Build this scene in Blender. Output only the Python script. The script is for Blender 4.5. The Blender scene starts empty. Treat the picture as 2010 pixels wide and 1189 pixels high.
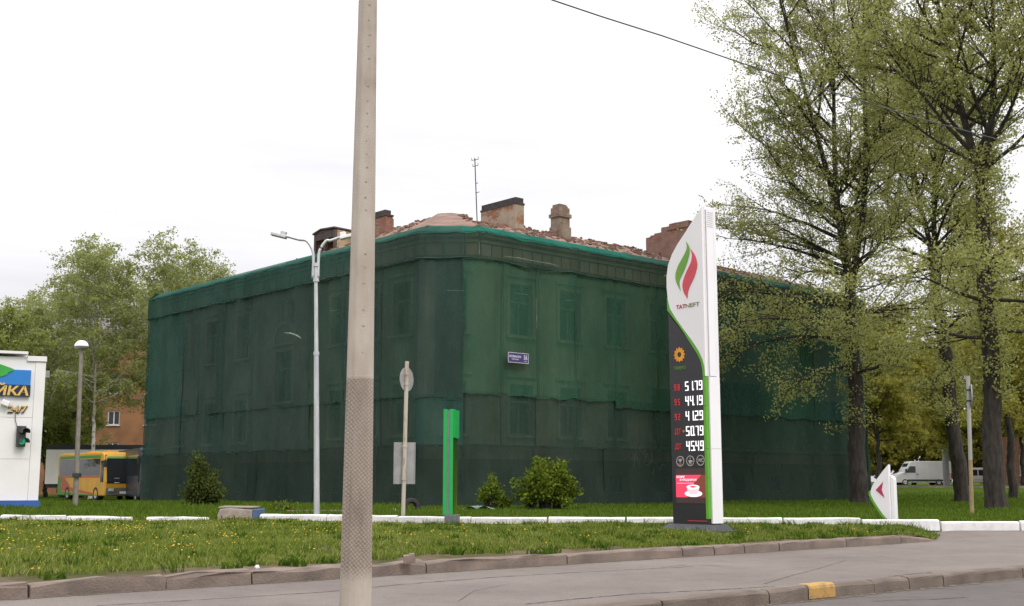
import bpy, math, random
import numpy as np
from mathutils import Vector, Matrix, noise as mnoise

R = math.radians
scene = bpy.context.scene
col = scene.collection
random.seed(7)

# ------------------------------------------------------------------ camera
FPX = 2330.0
PITCH = math.atan(350.5 / FPX)
CAMZ = 1.5
cam_d = bpy.data.cameras.new('camera')
cam_d.sensor_width = 36.0
cam_d.lens = FPX / 2010.0 * 36.0
cam_d.clip_end = 5000
cam = bpy.data.objects.new('camera', cam_d)
cam.location = (0, 0, CAMZ)
cam.rotation_euler = (math.pi / 2 + PITCH, 0, 0)
col.objects.link(cam)
scene.camera = cam

# ------------------------------------------------------------------ sky, sun, exposure
SUN_EL, SUN_AZ = R(48), R(140)          # azimuth clockwise from +Y (behind the camera, to the right)
world = bpy.data.worlds.new('World')
scene.world = world
world.use_nodes = True
nt = world.node_tree
for n in list(nt.nodes):
    nt.nodes.remove(n)
N = nt.nodes.new
Lk = nt.links.new
out = N('ShaderNodeOutputWorld')
sky = N('ShaderNodeTexSky')
sky.sky_type = 'NISHITA'
sky.sun_disc = False
sky.sun_elevation = SUN_EL
sky.sun_rotation = SUN_AZ
bg1 = N('ShaderNodeBackground')
bg1.inputs['Strength'].default_value = 0.08
Lk(sky.outputs[0], bg1.inputs['Color'])
tc = N('ShaderNodeTexCoord')
sx = N('ShaderNodeSeparateXYZ')
Lk(tc.outputs['Generated'], sx.inputs[0])
# overcast sky: luminance (1 + 2 sin e) / 3 of the zenith
mr = N('ShaderNodeMapRange')
mr.inputs['From Min'].default_value = 0
mr.inputs['From Max'].default_value = 1
mr.inputs['To Min'].default_value = 0.69
mr.inputs['To Max'].default_value = 2.3
Lk(sx.outputs['Z'], mr.inputs['Value'])
mp = N('ShaderNodeMapping')
mp.inputs['Scale'].default_value = (1.0, 1.0, 6.0)
Lk(tc.outputs['Generated'], mp.inputs['Vector'])
cn = N('ShaderNodeTexNoise')
cn.inputs['Scale'].default_value = 2.2
cn.inputs['Detail'].default_value = 6
cn.inputs['Roughness'].default_value = 0.55
Lk(mp.outputs[0], cn.inputs['Vector'])
cr = N('ShaderNodeMapRange')
cr.inputs['From Min'].default_value = 0.3
cr.inputs['From Max'].default_value = 0.7
cr.inputs['To Min'].default_value = 0.86
cr.inputs['To Max'].default_value = 1.12
Lk(cn.outputs['Fac'], cr.inputs['Value'])
mu = N('ShaderNodeMath')
mu.operation = 'MULTIPLY'
Lk(mr.outputs[0], mu.inputs[0])
Lk(cr.outputs[0], mu.inputs[1])
vm = N('ShaderNodeVectorMath')
vm.operation = 'SCALE'
vm.inputs[0].default_value = (1.0, 0.985, 1.02)
Lk(mu.outputs[0], vm.inputs['Scale'])
bg2 = N('ShaderNodeBackground')
Lk(vm.outputs[0], bg2.inputs['Color'])
mx = N('ShaderNodeMixShader')
mx.inputs[0].default_value = 0.93
Lk(bg1.outputs[0], mx.inputs[1])
Lk(bg2.outputs[0], mx.inputs[2])
Lk(mx.outputs[0], out.inputs['Surface'])

sun_d = bpy.data.lights.new('sun', 'SUN')
sun_d.energy = 1.3
sun_d.angle = R(18)
sun_d.color = (1.0, 0.96, 0.9)
sun = bpy.data.objects.new('sun', sun_d)
sun.rotation_euler = (math.pi / 2 - SUN_EL, 0, math.pi - SUN_AZ)
sun.location = (0, 0, 60)
col.objects.link(sun)

vs = scene.view_settings
vs.view_transform = 'Standard'
vs.look = 'None'
vs.exposure = 0.08
vs.gamma = 1.0
vs.use_curve_mapping = False
scene.cycles.max_bounces = 6
scene.cycles.transparent_max_bounces = 12


# ------------------------------------------------------------------ geometry helpers
def ray(u, v):
    x = (u - 1005) / FPX
    y = (594.5 - v) / FPX
    return x, math.cos(PITCH) - y * math.sin(PITCH), math.sin(PITCH) + y * math.cos(PITCH)


def at(u, v, Y):
    """real point at distance Y (metres) seen in direction (u, v)"""
    a, b, c = ray(u, v)
    t = Y / b
    return Vector((a * t, Y, CAMZ + c * t))


def on_z(u, v, z):
    a, b, c = ray(u, v)
    t = (z - CAMZ) / c
    return Vector((a * t, b * t, z))


def sstep(a, b, x):
    t = min(1.0, max(0.0, (x - a) / (b - a)))
    return t * t * (3 - 2 * t)


class MB:
    """collects faces; an optional frame (origin, ex, ey) maps local x, y, z to the scene"""
    def __init__(s, frame=None):
        s.v, s.f, s.m = [], [], []
        s.frame = frame

    def P(s, p):
        if s.frame is None:
            s.v.append((p[0], p[1], p[2]))
        else:
            o, ex, ey = s.frame
            s.v.append((o[0] + ex[0] * p[0] + ey[0] * p[1], o[1] + ex[1] * p[0] + ey[1] * p[1], o[2] + p[2]))
        return len(s.v) - 1

    def face(s, pts, m=0):
        s.f.append([s.P(p) for p in pts])
        s.m.append(m)

    def bx(s, x0, x1, y0, y1, z0, z1, m=0):
        i = [s.P(p) for p in ((x0, y0, z0), (x1, y0, z0), (x1, y1, z0), (x0, y1, z0),
                              (x0, y0, z1), (x1, y0, z1), (x1, y1, z1), (x0, y1, z1))]
        for q in ((3, 2, 1, 0), (4, 5, 6, 7), (0, 1, 5, 4), (1, 2, 6, 5), (2, 3, 7, 6), (3, 0, 4, 7)):
            s.f.append([i[k] for k in q])
            s.m.append(m)
        return s

    def rbox(s, c, size, rot=(0, 0, 0), m=0):
        from mathutils import Euler
        M = Euler(rot).to_matrix()
        hx, hy, hz = size[0] / 2, size[1] / 2, size[2] / 2
        i = []
        for p in ((-hx, -hy, -hz), (hx, -hy, -hz), (hx, hy, -hz), (-hx, hy, -hz),
                  (-hx, -hy, hz), (hx, -hy, hz), (hx, hy, hz), (-hx, hy, hz)):
            q = M @ Vector(p) + Vector(c)
            i.append(s.P(q))
        for q in ((3, 2, 1, 0), (4, 5, 6, 7), (0, 1, 5, 4), (1, 2, 6, 5), (2, 3, 7, 6), (3, 0, 4, 7)):
            s.f.append([i[k] for k in q])
            s.m.append(m)
        return s

    def prism(s, pts, y0, y1, m=0):
        """polygon in local x, z extruded along y"""
        a = [s.P((p[0], y0, p[1])) for p in pts]
        b = [s.P((p[0], y1, p[1])) for p in pts]
        n = len(pts)
        s.f.append(a); s.m.append(m)
        s.f.append(b[::-1]); s.m.append(m)
        for k in range(n):
            s.f.append([a[k], b[k], b[(k + 1) % n], a[(k + 1) % n]]); s.m.append(m)
        return s

    def vprism(s, pts, z0, z1, m=0):
        """polygon in local x, y extruded upwards"""
        a = [s.P((p[0], p[1], z0)) for p in pts]
        b = [s.P((p[0], p[1], z1)) for p in pts]
        n = len(pts)
        s.f.append(a[::-1]); s.m.append(m)
        s.f.append(b); s.m.append(m)
        for k in range(n):
            s.f.append([a[k], a[(k + 1) % n], b[(k + 1) % n], b[k]]); s.m.append(m)
        return s

    def tube(s, pts, rad, n=8, m=0, cap=True):
        pts = [Vector(p) for p in pts]
        if not isinstance(rad, (list, tuple)):
            rad = [rad] * len(pts)
        rings = []
        for i, p in enumerate(pts):
            d = (pts[min(i + 1, len(pts) - 1)] - pts[max(i - 1, 0)]).normalized()
            a = d.cross(Vector((0, 0, 1)) if abs(d.z) < 0.9 else Vector((1, 0, 0))).normalized()
            b = d.cross(a)
            rings.append([s.P(p + (a * math.cos(t) + b * math.sin(t)) * rad[i])
                          for t in (2 * math.pi * k / n for k in range(n))])
        for i in range(len(pts) - 1):
            for k in range(n):
                s.f.append([rings[i][k], rings[i][(k + 1) % n], rings[i + 1][(k + 1) % n], rings[i + 1][k]])
                s.m.append(m)
        if cap:
            s.f.append(rings[0][::-1]); s.m.append(m)
            s.f.append(rings[-1]); s.m.append(m)
        return s

    def lathe(s, prof, c=(0, 0, 0), n=20, m=0, axis='z'):
        rings = []
        for r, z in prof:
            ring = []
            for k in range(n):
                t = 2 * math.pi * k / n
                q = (r * math.cos(t), r * math.sin(t), z)
                if axis == 'y':
                    q = (q[0], q[2], q[1])
                elif axis == 'x':
                    q = (q[2], q[0], q[1])
                ring.append(s.P((c[0] + q[0], c[1] + q[1], c[2] + q[2])))
            rings.append(ring)
        for i in range(len(rings) - 1):
            for k in range(n):
                s.f.append([rings[i][k], rings[i][(k + 1) % n], rings[i + 1][(k + 1) % n], rings[i + 1][k]])
                s.m.append(m)
        return s

    def build(s, name, mats, parent=None, smooth=False, bevel=0, origin=None, segs=2):
        v = s.v
        if origin is not None:
            v = [(p[0] - origin[0], p[1] - origin[1], p[2] - origin[2]) for p in v]
        me = bpy.data.meshes.new(name)
        me.from_pydata(v, [], s.f)
        if not isinstance(mats, (list, tuple)):
            mats = [mats]
        for k in mats:
            me.materials.append(k)
        if len(mats) > 1:
            me.polygons.foreach_set('material_index', s.m)
        if smooth:
            me.polygons.foreach_set('use_smooth', [True] * len(me.polygons))
        me.update()
        o = bpy.data.objects.new(name, me)
        col.objects.link(o)
        if parent is not None:
            o.parent = parent
        if bevel:
            b = o.modifiers.new('bevel', 'BEVEL')
            b.width = bevel
            b.segments = segs
            b.limit_method = 'ANGLE'
            b.angle_limit = R(40)
        return o


def tag(o, label=None, cat=None, group=None, kind=None):
    if label: o['label'] = label
    if cat: o['category'] = cat
    if group: o['group'] = group
    if kind: o['kind'] = kind
    return o


def thing(name, label, cat, loc=(0, 0, 0), rz=0, group=None):
    o = bpy.data.objects.new(name, None)
    o.empty_display_size = 0.3
    col.objects.link(o)
    o.location = loc
    o.rotation_euler = (0, 0, rz)
    return tag(o, label, cat, group)


def np_mesh(name, verts, faces, mat, parent=None, smooth=False):
    """verts (n,3), faces (m,k) numpy arrays"""
    me = bpy.data.meshes.new(name)
    n, m, k = len(verts), len(faces), faces.shape[1]
    me.vertices.add(n)
    me.vertices.foreach_set('co', np.ascontiguousarray(verts, dtype=np.float32).ravel())
    me.loops.add(m * k)
    me.loops.foreach_set('vertex_index', np.ascontiguousarray(faces, dtype=np.int32).ravel())
    me.polygons.add(m)
    me.polygons.foreach_set('loop_start', np.arange(0, m * k, k, dtype=np.int32))
    me.polygons.foreach_set('loop_total', np.full(m, k, dtype=np.int32))
    if smooth:
        me.polygons.foreach_set('use_smooth', np.ones(m, dtype=bool))
    me.materials.append(mat)
    me.update(calc_edges=True)
    if name is not None and parent != 'mesh':
        o = bpy.data.objects.new(name, me)
        col.objects.link(o)
        if parent is not None:
            o.parent = parent
        return o
    return me


# ------------------------------------------------------------------ materials
def new_mat(name):
    m = bpy.data.materials.new(name)
    m.use_nodes = True
    t = m.node_tree
    b = t.nodes['Principled BSDF']
    return m, t, b


def noise_node(t, scale, detail=4, rough=0.55, stretch=None, coord='Object'):
    c = t.nodes.new('ShaderNodeTexCoord')
    n = t.nodes.new('ShaderNodeTexNoise')
    n.inputs['Scale'].default_value = scale
    n.inputs['Detail'].default_value = detail
    n.inputs['Roughness'].default_value = rough
    src = c.outputs[coord]
    if stretch:
        mp = t.nodes.new('ShaderNodeMapping')
        mp.inputs['Scale'].default_value = stretch
        t.links.new(src, mp.inputs['Vector'])
        src = mp.outputs[0]
    t.links.new(src, n.inputs['Vector'])
    return n


def ramp(t, fac, stops):
    r = t.nodes.new('ShaderNodeValToRGB')
    e = r.color_ramp.elements
    while len(e) < len(stops):
        e.new(0.5)
    for k, (p, c) in enumerate(stops):
        e[k].position = p
        e[k].color = (c[0], c[1], c[2], 1)
    t.links.new(fac, r.inputs[0])
    return r


def bump(t, b, height, strength=0.4, dist=0.02):
    bp = t.nodes.new('ShaderNodeBump')
    bp.inputs['Strength'].default_value = strength
    bp.inputs['Distance'].default_value = dist
    t.links.new(height, bp.inputs['Height'])
    t.links.new(bp.outputs[0], b.inputs['Normal'])


def pm(name, c1, c2=None, scale=4.0, rough=0.7, bmp=0.0, bscale=None, metal=0.0, detail=5, stretch=None, lo=0.35, hi=0.65, spec=0.5):
    m, t, b = new_mat(name)
    b.inputs['Roughness'].default_value = rough
    b.inputs['Metallic'].default_value = metal
    b.inputs['Specular IOR Level'].default_value = spec
    if c2 is None:
        c2 = tuple(x * 0.82 for x in c1)
    n = noise_node(t, scale, detail, stretch=stretch)
    r = ramp(t, n.outputs['Fac'], [(lo, c1), (hi, c2)])
    t.links.new(r.outputs[0], b.inputs['Base Color'])
    if bmp:
        n2 = noise_node(t, bscale or scale * 6, 4)
        bump(t, b, n2.outputs['Fac'], bmp, 0.02)
    return m


def emat(name, c, strength):
    m, t, b = new_mat(name)
    b.inputs['Base Color'].default_value = (*[x * 0.5 for x in c], 1)
    b.inputs['Emission Color'].default_value = (*c, 1)
    b.inputs['Emission Strength'].default_value = strength
    b.inputs['Roughness'].default_value = 0.4
    return m


def glass(name, c=(0.02, 0.025, 0.028), rough=0.08):
    m, t, b = new_mat(name)
    b.inputs['Base Color'].default_value = (*c, 1)
    b.inputs['Roughness'].default_value = rough
    b.inputs['Specular IOR Level'].default_value = 0.6
    return m


def brick_mat(name, c1, c2, mortar, plaster=None, amount=0.5, sc=1.0):
    """brickwork, optionally with patches of plaster left on it"""
    m, t, b = new_mat(name)
    b.inputs['Roughness'].default_value = 0.9
    c = t.nodes.new('ShaderNodeTexCoord')
    sp = t.nodes.new('ShaderNodeSeparateXYZ')
    t.links.new(c.outputs['Object'], sp.inputs[0])
    ad = t.nodes.new('ShaderNodeMath'); ad.operation = 'ADD'
    t.links.new(sp.outputs['X'], ad.inputs[0]); t.links.new(sp.outputs['Y'], ad.inputs[1])
    cb = t.nodes.new('ShaderNodeCombineXYZ')
    t.links.new(ad.outputs[0], cb.inputs['X']); t.links.new(sp.outputs['Z'], cb.inputs['Y'])
    br = t.nodes.new('ShaderNodeTexBrick')
    br.inputs['Color1'].default_value = (*c1, 1)
    br.inputs['Color2'].default_value = (*c2, 1)
    br.inputs['Mortar'].default_value = (*mortar, 1)
    br.inputs['Scale'].default_value = sc
    br.inputs['Brick Width'].default_value = 0.27
    br.inputs['Row Height'].default_value = 0.085
    br.inputs['Mortar Size'].default_value = 0.008
    t.links.new(cb.outputs[0], br.inputs['Vector'])
    src = br.outputs['Color']
    nz = noise_node(t, 5, 5)
    mxn = t.nodes.new('ShaderNodeMix'); mxn.data_type = 'RGBA'; mxn.blend_type = 'MULTIPLY'
    mxn.inputs['Factor'].default_value = 0.8
    r0 = ramp(t, nz.outputs['Fac'], [(0.3, (0.6, 0.55, 0.5)), (0.7, (1.1, 1.05, 1.0))])
    t.links.new(src, mxn.inputs['A']); t.links.new(r0.outputs[0], mxn.inputs['B'])
    src = mxn.outputs['Result']
    if plaster:
        n1 = noise_node(t, 1.3, 7, 0.6)
        rr = ramp(t, n1.outputs['Fac'], [(amount - 0.02, (0, 0, 0)), (amount + 0.02, (1, 1, 1))])
        mx2 = t.nodes.new('ShaderNodeMix'); mx2.data_type = 'RGBA'
        t.links.new(rr.outputs[0], mx2.inputs['Factor'])
        t.links.new(src, mx2.inputs['A'])
        n3 = noise_node(t, 3, 6)
        r3 = ramp(t, n3.outputs['Fac'], [(0.35, plaster), (0.7, tuple(x * 0.7 for x in plaster))])
        t.links.new(r3.outputs[0], mx2.inputs['B'])
        src = mx2.outputs['Result']
    t.links.new(src, b.inputs['Base Color'])
    bump(t, b, br.outputs['Fac'], -0.5, 0.02)
    return m


def leaf_mat(name, cols, trans=0.35):
    m = bpy.data.materials.new(name)
    m.use_nodes = True
    t = m.node_tree
    for n in list(t.nodes):
        t.nodes.remove(n)
    o = t.nodes.new('ShaderNodeOutputMaterial')
    g = t.nodes.new('ShaderNodeNewGeometry')
    nz = noise_node(t, 0.45, 3)
    ad = t.nodes.new('ShaderNodeMath'); ad.operation = 'MULTIPLY_ADD'
    ad.inputs[1].default_value = 0.5
    t.links.new(g.outputs['Random Per Island'], ad.inputs[0])
    m2 = t.nodes.new('ShaderNodeMath'); m2.operation = 'MULTIPLY'; m2.inputs[1].default_value = 0.5
    t.links.new(nz.outputs['Fac'], m2.inputs[0])
    t.links.new(m2.outputs[0], ad.inputs[2])
    n = len(cols)
    r = ramp(t, ad.outputs[0], [(0.15 + 0.7 * k / (n - 1), c) for k, c in enumerate(cols)])
    d = t.nodes.new('ShaderNodeBsdfDiffuse')
    tr = t.nodes.new('ShaderNodeBsdfTranslucent')
    t.links.new(r.outputs[0], d.inputs['Color'])
    t.links.new(r.outputs[0], tr.inputs['Color'])
    mx = t.nodes.new('ShaderNodeMixShader'); mx.inputs[0].default_value = trans
    t.links.new(d.outputs[0], mx.inputs[1]); t.links.new(tr.outputs[0], mx.inputs[2])
    t.links.new(mx.outputs[0], o.inputs['Surface'])
    return m


def net_mat(name, c, alpha, var=0.10, seed=0.0):
    """woven debris netting: see-through between the threads, uneven and dusty"""
    m = bpy.data.materials.new(name)
    m.use_nodes = True
    t = m.node_tree
    for n in list(t.nodes):
        t.nodes.remove(n)
    o = t.nodes.new('ShaderNodeOutputMaterial')
    nz = noise_node(t, 0.7, 6, 0.6, stretch=(1, 1, 0.35))
    r = ramp(t, nz.outputs['Fac'], [(0.3, tuple(x * 0.75 for x in c)), (0.55, c),
                                   (0.8, (c[0] * 1.3 + 0.012, c[1] * 1.12 + 0.006, c[2] * 1.1 + 0.004))])
    d = t.nodes.new('ShaderNodeBsdfDiffuse')
    t.links.new(r.outputs[0], d.inputs['Color'])
    tl = t.nodes.new('ShaderNodeBsdfTranslucent')
    t.links.new(r.outputs[0], tl.inputs['Color'])
    m1 = t.nodes.new('ShaderNodeMixShader'); m1.inputs[0].default_value = 0.25
    t.links.new(d.outputs[0], m1.inputs[1]); t.links.new(tl.outputs[0], m1.inputs[2])
    tp = t.nodes.new('ShaderNodeBsdfTransparent')
    n2 = noise_node(t, 2.5, 5, 0.65, stretch=(1, 1, 0.5))
    mr = t.nodes.new('ShaderNodeMapRange')
    mr.inputs['From Min'].default_value = 0.25
    mr.inputs['From Max'].default_value = 0.75
    mr.inputs['To Min'].default_value = alpha - var
    mr.inputs['To Max'].default_value = alpha + var
    t.links.new(n2.outputs['Fac'], mr.inputs['Value'])
    # thread courses
    mxs = t.nodes.new('ShaderNodeMixShader')
    t.links.new(mr.outputs[0], mxs.inputs[0])
    t.links.new(tp.outputs[0], mxs.inputs[1]); t.links.new(m1.outputs[0], mxs.inputs[2])
    t.links.new(mxs.outputs[0], o.inputs['Surface'])
    return m


def grass_mat(name, cols):
    return leaf_mat(name, cols, 0.3)


def asphalt(name, c, stain):
    m, t, b = new_mat(name)
    b.inputs['Roughness'].default_value = 0.92
    b.inputs['Specular IOR Level'].default_value = 0.25
    n1 = noise_node(t, 0.28, 8, 0.6)
    n2 = noise_node(t, 2.6, 7, 0.65)
    n3 = noise_node(t, 75, 3, 0.7)
    r1 = ramp(t, n1.outputs['Fac'], [(0.32, tuple(x * 0.80 for x in c)), (0.52, c), (0.7, tuple(min(1, x * 1.15) for x in c))])
    r2 = ramp(t, n2.outputs['Fac'], [(0.34, stain), (0.50, (1, 1, 1)), (0.75, (1.06, 1.05, 1.04))])
    r3 = ramp(t, n3.outputs['Fac'], [(0.3, (0.62, 0.62, 0.62)), (0.5, (1, 1, 1)), (0.7, (1.3, 1.3, 1.3))])
    a = t.nodes.new('ShaderNodeMix'); a.data_type = 'RGBA'; a.blend_type = 'MULTIPLY'; a.inputs['Factor'].default_value = 1
    t.links.new(r1.outputs[0], a.inputs['A']); t.links.new(r2.outputs[0], a.inputs['B'])
    d = t.nodes.new('ShaderNodeMix'); d.data_type = 'RGBA'; d.blend_type = 'MULTIPLY'; d.inputs['Factor'].default_value = 1
    t.links.new(a.outputs['Result'], d.inputs['A']); t.links.new(r3.outputs[0], d.inputs['B'])
    t.links.new(d.outputs['Result'], b.inputs['Base Color'])
    bump(t, b, n3.outputs['Fac'], 0.5, 0.01)
    return m


M = {}
M['asphalt_path'] = asphalt('path_asphalt', (0.194, 0.165, 0.147), (0.90, 0.89, 0.88))
M['asphalt_road'] = asphalt('road_asphalt', (0.128, 0.112, 0.104), (0.84, 0.83, 0.83))
M['crack'] = pm('crack_dark', (0.05, 0.045, 0.042), (0.09, 0.08, 0.072), 9, 0.95)
M['soil'] = pm('soil', (0.165, 0.125, 0.092), (0.075, 0.075, 0.032), 1.5, 1.0, 0.5, 30, detail=8, spec=0.0)
M['turf'] = pm('turf', (0.05, 0.085, 0.014), (0.075, 0.11, 0.02), 0.8, 1.0, 0.5, 30, detail=8, spec=0.0)
M['kerb'] = pm('kerb_concrete', (0.24, 0.185, 0.15), (0.15, 0.118, 0.098), 2.2, 0.92, 0.7, 35, detail=9)
M['kerb_dark'] = pm('kerb_concrete_dark', (0.185, 0.145, 0.115), (0.12, 0.095, 0.078), 2.2, 0.92, 0.7, 35, detail=9)
M['yellow_paint'] = pm('yellow_paint', (0.44, 0.26, 0.075), (0.22, 0.155, 0.09), 7, 0.85, 0.4, 40, detail=10, lo=0.48, hi=0.66)
M['white_kerb'] = pm('whitewash', (0.78, 0.77, 0.76), (0.6, 0.58, 0.55), 5, 0.85, 0.3, 30, detail=8, lo=0.45, hi=0.8)
M['concrete'] = pm('concrete', (0.33, 0.27, 0.22), (0.22, 0.18, 0.15), 3, 0.9, 0.5, 30, detail=8)
M['galv'] = pm('galvanised', (0.66, 0.67, 0.68), (0.5, 0.51, 0.52), 9, 0.42, metal=0.55, stretch=(1, 1, 0.15))
M['dark_metal'] = pm('dark_metal', (0.05, 0.052, 0.056), None, 6, 0.5)
M['bark'] = pm('bark', (0.058, 0.045, 0.036), (0.017, 0.014, 0.012), 9, 0.95, 1.0, 22, stretch=(1, 1, 0.25), detail=8)
M['birch'] = pm('birch_bark', (0.5, 0.47, 0.42), (0.12, 0.11, 0.1), 4, 0.9, 0.3, stretch=(1, 1, 1.6), lo=0.5, hi=0.68)
M['leaf_a'] = leaf_mat('linden_leaf', [(0.25, 0.27, 0.085), (0.41, 0.425, 0.145), (0.56, 0.555, 0.23)], 0.55)
M['leaf_b'] = leaf_mat('maple_leaf', [(0.23, 0.22, 0.045), (0.36, 0.335, 0.07), (0.46, 0.42, 0.10)], 0.55)
M['leaf_c'] = leaf_mat('birch_leaf', [(0.19, 0.225, 0.062), (0.30, 0.34, 0.095), (0.41, 0.43, 0.15)], 0.5)
M['leaf_d'] = leaf_mat('shrub_leaf', [(0.06, 0.095, 0.012), (0.135, 0.185, 0.022), (0.25, 0.31, 0.045)], 0.4)
M['leaf_e'] = leaf_mat('dark_shrub_leaf', [(0.045, 0.062, 0.016), (0.085, 0.11, 0.026), (0.14, 0.16, 0.045)], 0.4)
M['grass'] = grass_mat('grass_blades', [(0.070, 0.115, 0.016), (0.130, 0.190, 0.026), (0.22, 0.265, 0.052), (0.38, 0.36, 0.15)])
M['grass_far'] = grass_mat('grass_far', [(0.058, 0.10, 0.013), (0.10, 0.16, 0.020), (0.155, 0.205, 0.034)])
M['dandelion'] = pm('dandelion', (0.72, 0.42, 0.02), (0.6, 0.36, 0.02), 5, 0.8)
M['white'] = pm('white_panel', (0.86, 0.84, 0.84), (0.82, 0.80, 0.80), 0.8, 0.45, detail=4)
M['white_gloss'] = pm('white_gloss', (0.88, 0.87, 0.88), (0.84, 0.83, 0.84), 1.0, 0.3)
M['black_gloss'] = pm('black_panel', (0.022, 0.02, 0.024), (0.03, 0.027, 0.032), 1.0, 0.28)
M['green_strip'] = pm('green_strip', (0.13, 0.42, 0.022), (0.11, 0.36, 0.02), 3, 0.4)
M['flame_green'] = pm('flame_green', (0.16, 0.38, 0.035), None, 2, 0.4)
M['flame_red'] = pm('flame_red', (0.70, 0.07, 0.10), None, 2, 0.4)
M['text_red'] = pm('text_red', (0.5, 0.04, 0.1), None, 2, 0.4)
M['text_olive'] = pm('text_olive', (0.2, 0.22, 0.06), None, 2, 0.4)
M['sign_yellow'] = pm('sign_yellow', (0.85, 0.36, 0.02), None, 5, 0.5)
M['led_white'] = emat('led_white', (1.0, 0.98, 1.0), 1.15)
M['led_red'] = emat('led_red', (0.5, 0.03, 0.04), 0.5)
M['icon_grey'] = pm('icon_grey', (0.55, 0.52, 0.5), None, 3, 0.5)
M['screen_red'] = emat('screen_red', (1.0, 0.05, 0.12), 0.85)
M['screen_brown'] = emat('screen_brown', (0.22, 0.045, 0.03), 0.7)
M['screen_dark'] = emat('screen_dark', (0.06, 0.03, 0.03), 0.5)
M['screen_white'] = emat('screen_white', (1.0, 0.86, 0.9), 0.95)
M['screen_pink'] = emat('screen_pink', (0.8, 0.6, 0.68), 0.8)
M['plate_blue'] = pm('plate_blue', (0.05, 0.04, 0.16), (0.06, 0.05, 0.19), 3, 0.4)
M['plate_text'] = pm('plate_text', (0.75, 0.7, 0.78), None, 3, 0.5)


# ------------------------------------------------------------------ lettering
def text_mesh(body, size, depth=0.004, bold=0.0, align='CENTER', shear=0.0):
    cu = bpy.data.curves.new('lettering', 'FONT')
    cu.body = body
    cu.size = size
    cu.extrude = depth
    cu.offset = bold
    cu.shear = shear
    cu.align_x = align
    cu.align_y = 'CENTER'
    cu.resolution_u = 3
    o = bpy.data.objects.new('lettering', cu)
    col.objects.link(o)
    dg = bpy.context.evaluated_depsgraph_get()
    me = bpy.data.meshes.new_from_object(o.evaluated_get(dg))
    bpy.data.objects.remove(o)
    bpy.data.curves.remove(cu)
    return me


def lettering(name, body, height, pos, mat, parent, width=None, bold=0.0, align='CENTER', shear=0.0, depth=0.004, roll=0.0):
    """text standing in the local x, z plane facing local -y, its capitals `height` tall and `width` wide"""
    me = text_mesh(body, 1.0, 0.01, bold, align, shear)
    n = len(me.vertices)
    co = np.empty(n * 3, dtype=np.float32)
    me.vertices.foreach_get('co', co)
    co = co.reshape(-1, 3)
    lo, hi = co.min(0), co.max(0)
    s = height / max(1e-6, hi[1] - lo[1])
    sxx = s if width is None else width / (hi[0] - lo[0])
    cx = (lo[0] + hi[0]) / 2 if align == 'CENTER' else lo[0]
    x = (co[:, 0] - cx) * sxx
    z = (co[:, 1] - (lo[1] + hi[1]) / 2) * s
    y = -co[:, 2] / 0.01 * depth
    xr = x * math.cos(roll) - z * math.sin(roll)
    zr = x * math.sin(roll) + z * math.cos(roll)
    new = np.stack([xr + pos[0], y + pos[1], zr + pos[2]], 1)
    me.vertices.foreach_set('co', new.astype(np.float32).ravel())
    me.materials.clear()
    me.materials.append(mat)
    me.update()
    me.name = name
    o = bpy.data.objects.new(name, me)
    col.objects.link(o)
    o.parent = parent
    return o


# ================================================================== SETTING
KW = [(-60, 40.0), (-24, 36.0), (-16, 34.9), (-7, 33.5), (-1.4, 31.3), (4, 30.5), (11, 30.5), (18, 30.3), (40, 29.8)]


def y_white(x):
    for (x0, y0), (x1, y1) in zip(KW, KW[1:]):
        if x <= x1:
            return y0 + (y1 - y0) * (x - x0) / (x1 - x0)
    return KW[-1][1]


def y_far(x):            # foot of the kerb between footpath and lawn
    return 19.2 + 0.872 * x


def y_near(x):           # foot of the kerb between road and footpath
    return 12.42 + 0.837 * x


def wob(x, y, s=1.0):
    return (math.sin(x * 1.3 * s + 0.7 * y * s) + math.sin(y * 1.9 * s - x * 0.6 * s + 1.3) + math.sin(2.7 * x * s + 1.1 * y * s + 4.1) * 0.6) / 2.6


def ground_z(x, y):
    z = 0.45 + 0.04 * wob(x, y, 0.35)
    z += 0.68 * sstep(62, 112, y) * sstep(6, 22, x)
    z -= 0.22 * sstep(62, 72, y) * sstep(-14, -20, x)
    z += 0.16 * math.exp(-((x + 17) ** 2 / 60 + (y - 43) ** 2 / 40))
    return z


def grid_axis(lo, hi, step, far):
    a = list(np.arange(lo, hi + 1e-6, step))
    k = step
    while a[-1] < far:
        k *= 1.5
        a.append(a[-1] + k)
    k = step
    while a[0] > -far:
        k *= 1.5
        a.insert(0, a[0] - k)
    return a


xs = grid_axis(-40, 48, 1.0, 1500)
ys = [y for y in grid_axis(24, 122, 0.7, 1500) if y > -300]
nx, ny = len(xs), len(ys)
V = []
for y in ys:
    for x in xs:
        V.append((x, y, ground_z(x, y) if y > y_white(x) + 0.1 else -0.14))
F = [(j * nx + i, j * nx + i + 1, (j + 1) * nx + i + 1, (j + 1) * nx + i) for j in range(ny - 1) for i in range(nx - 1)]
o = np_mesh('ground', np.array(V), np.array(F), M['turf'], smooth=True)
tag(o, kind='structure')

# road and footpath sheets
mb = MB()
d_st = Vector((0.767, 0.642, 0))
x0, x1 = -120, 160
mb.face([(x0, y_near(x0), 0), (x0 + 20, y_near(x0) - 40, 0), (x1 + 20, y_near(x1) - 40, 0), (x1, y_near(x1), 0)][::-1])
tag(mb.build('road', M['asphalt_road']), kind='structure')
mb = MB()
mb.face([(-60, y_near(-60) + 0.1, 0.15), (60, y_near(60) + 0.1, 0.15), (60, y_far(60) + 3, 0.15), (13.5, 31.2, 0.15), (8, 31.2, 0.15), (-60, y_far(-60) + 0.3, 0.15)])
path = tag(mb.build('footpath', M['asphalt_path']), kind='structure')


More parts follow.
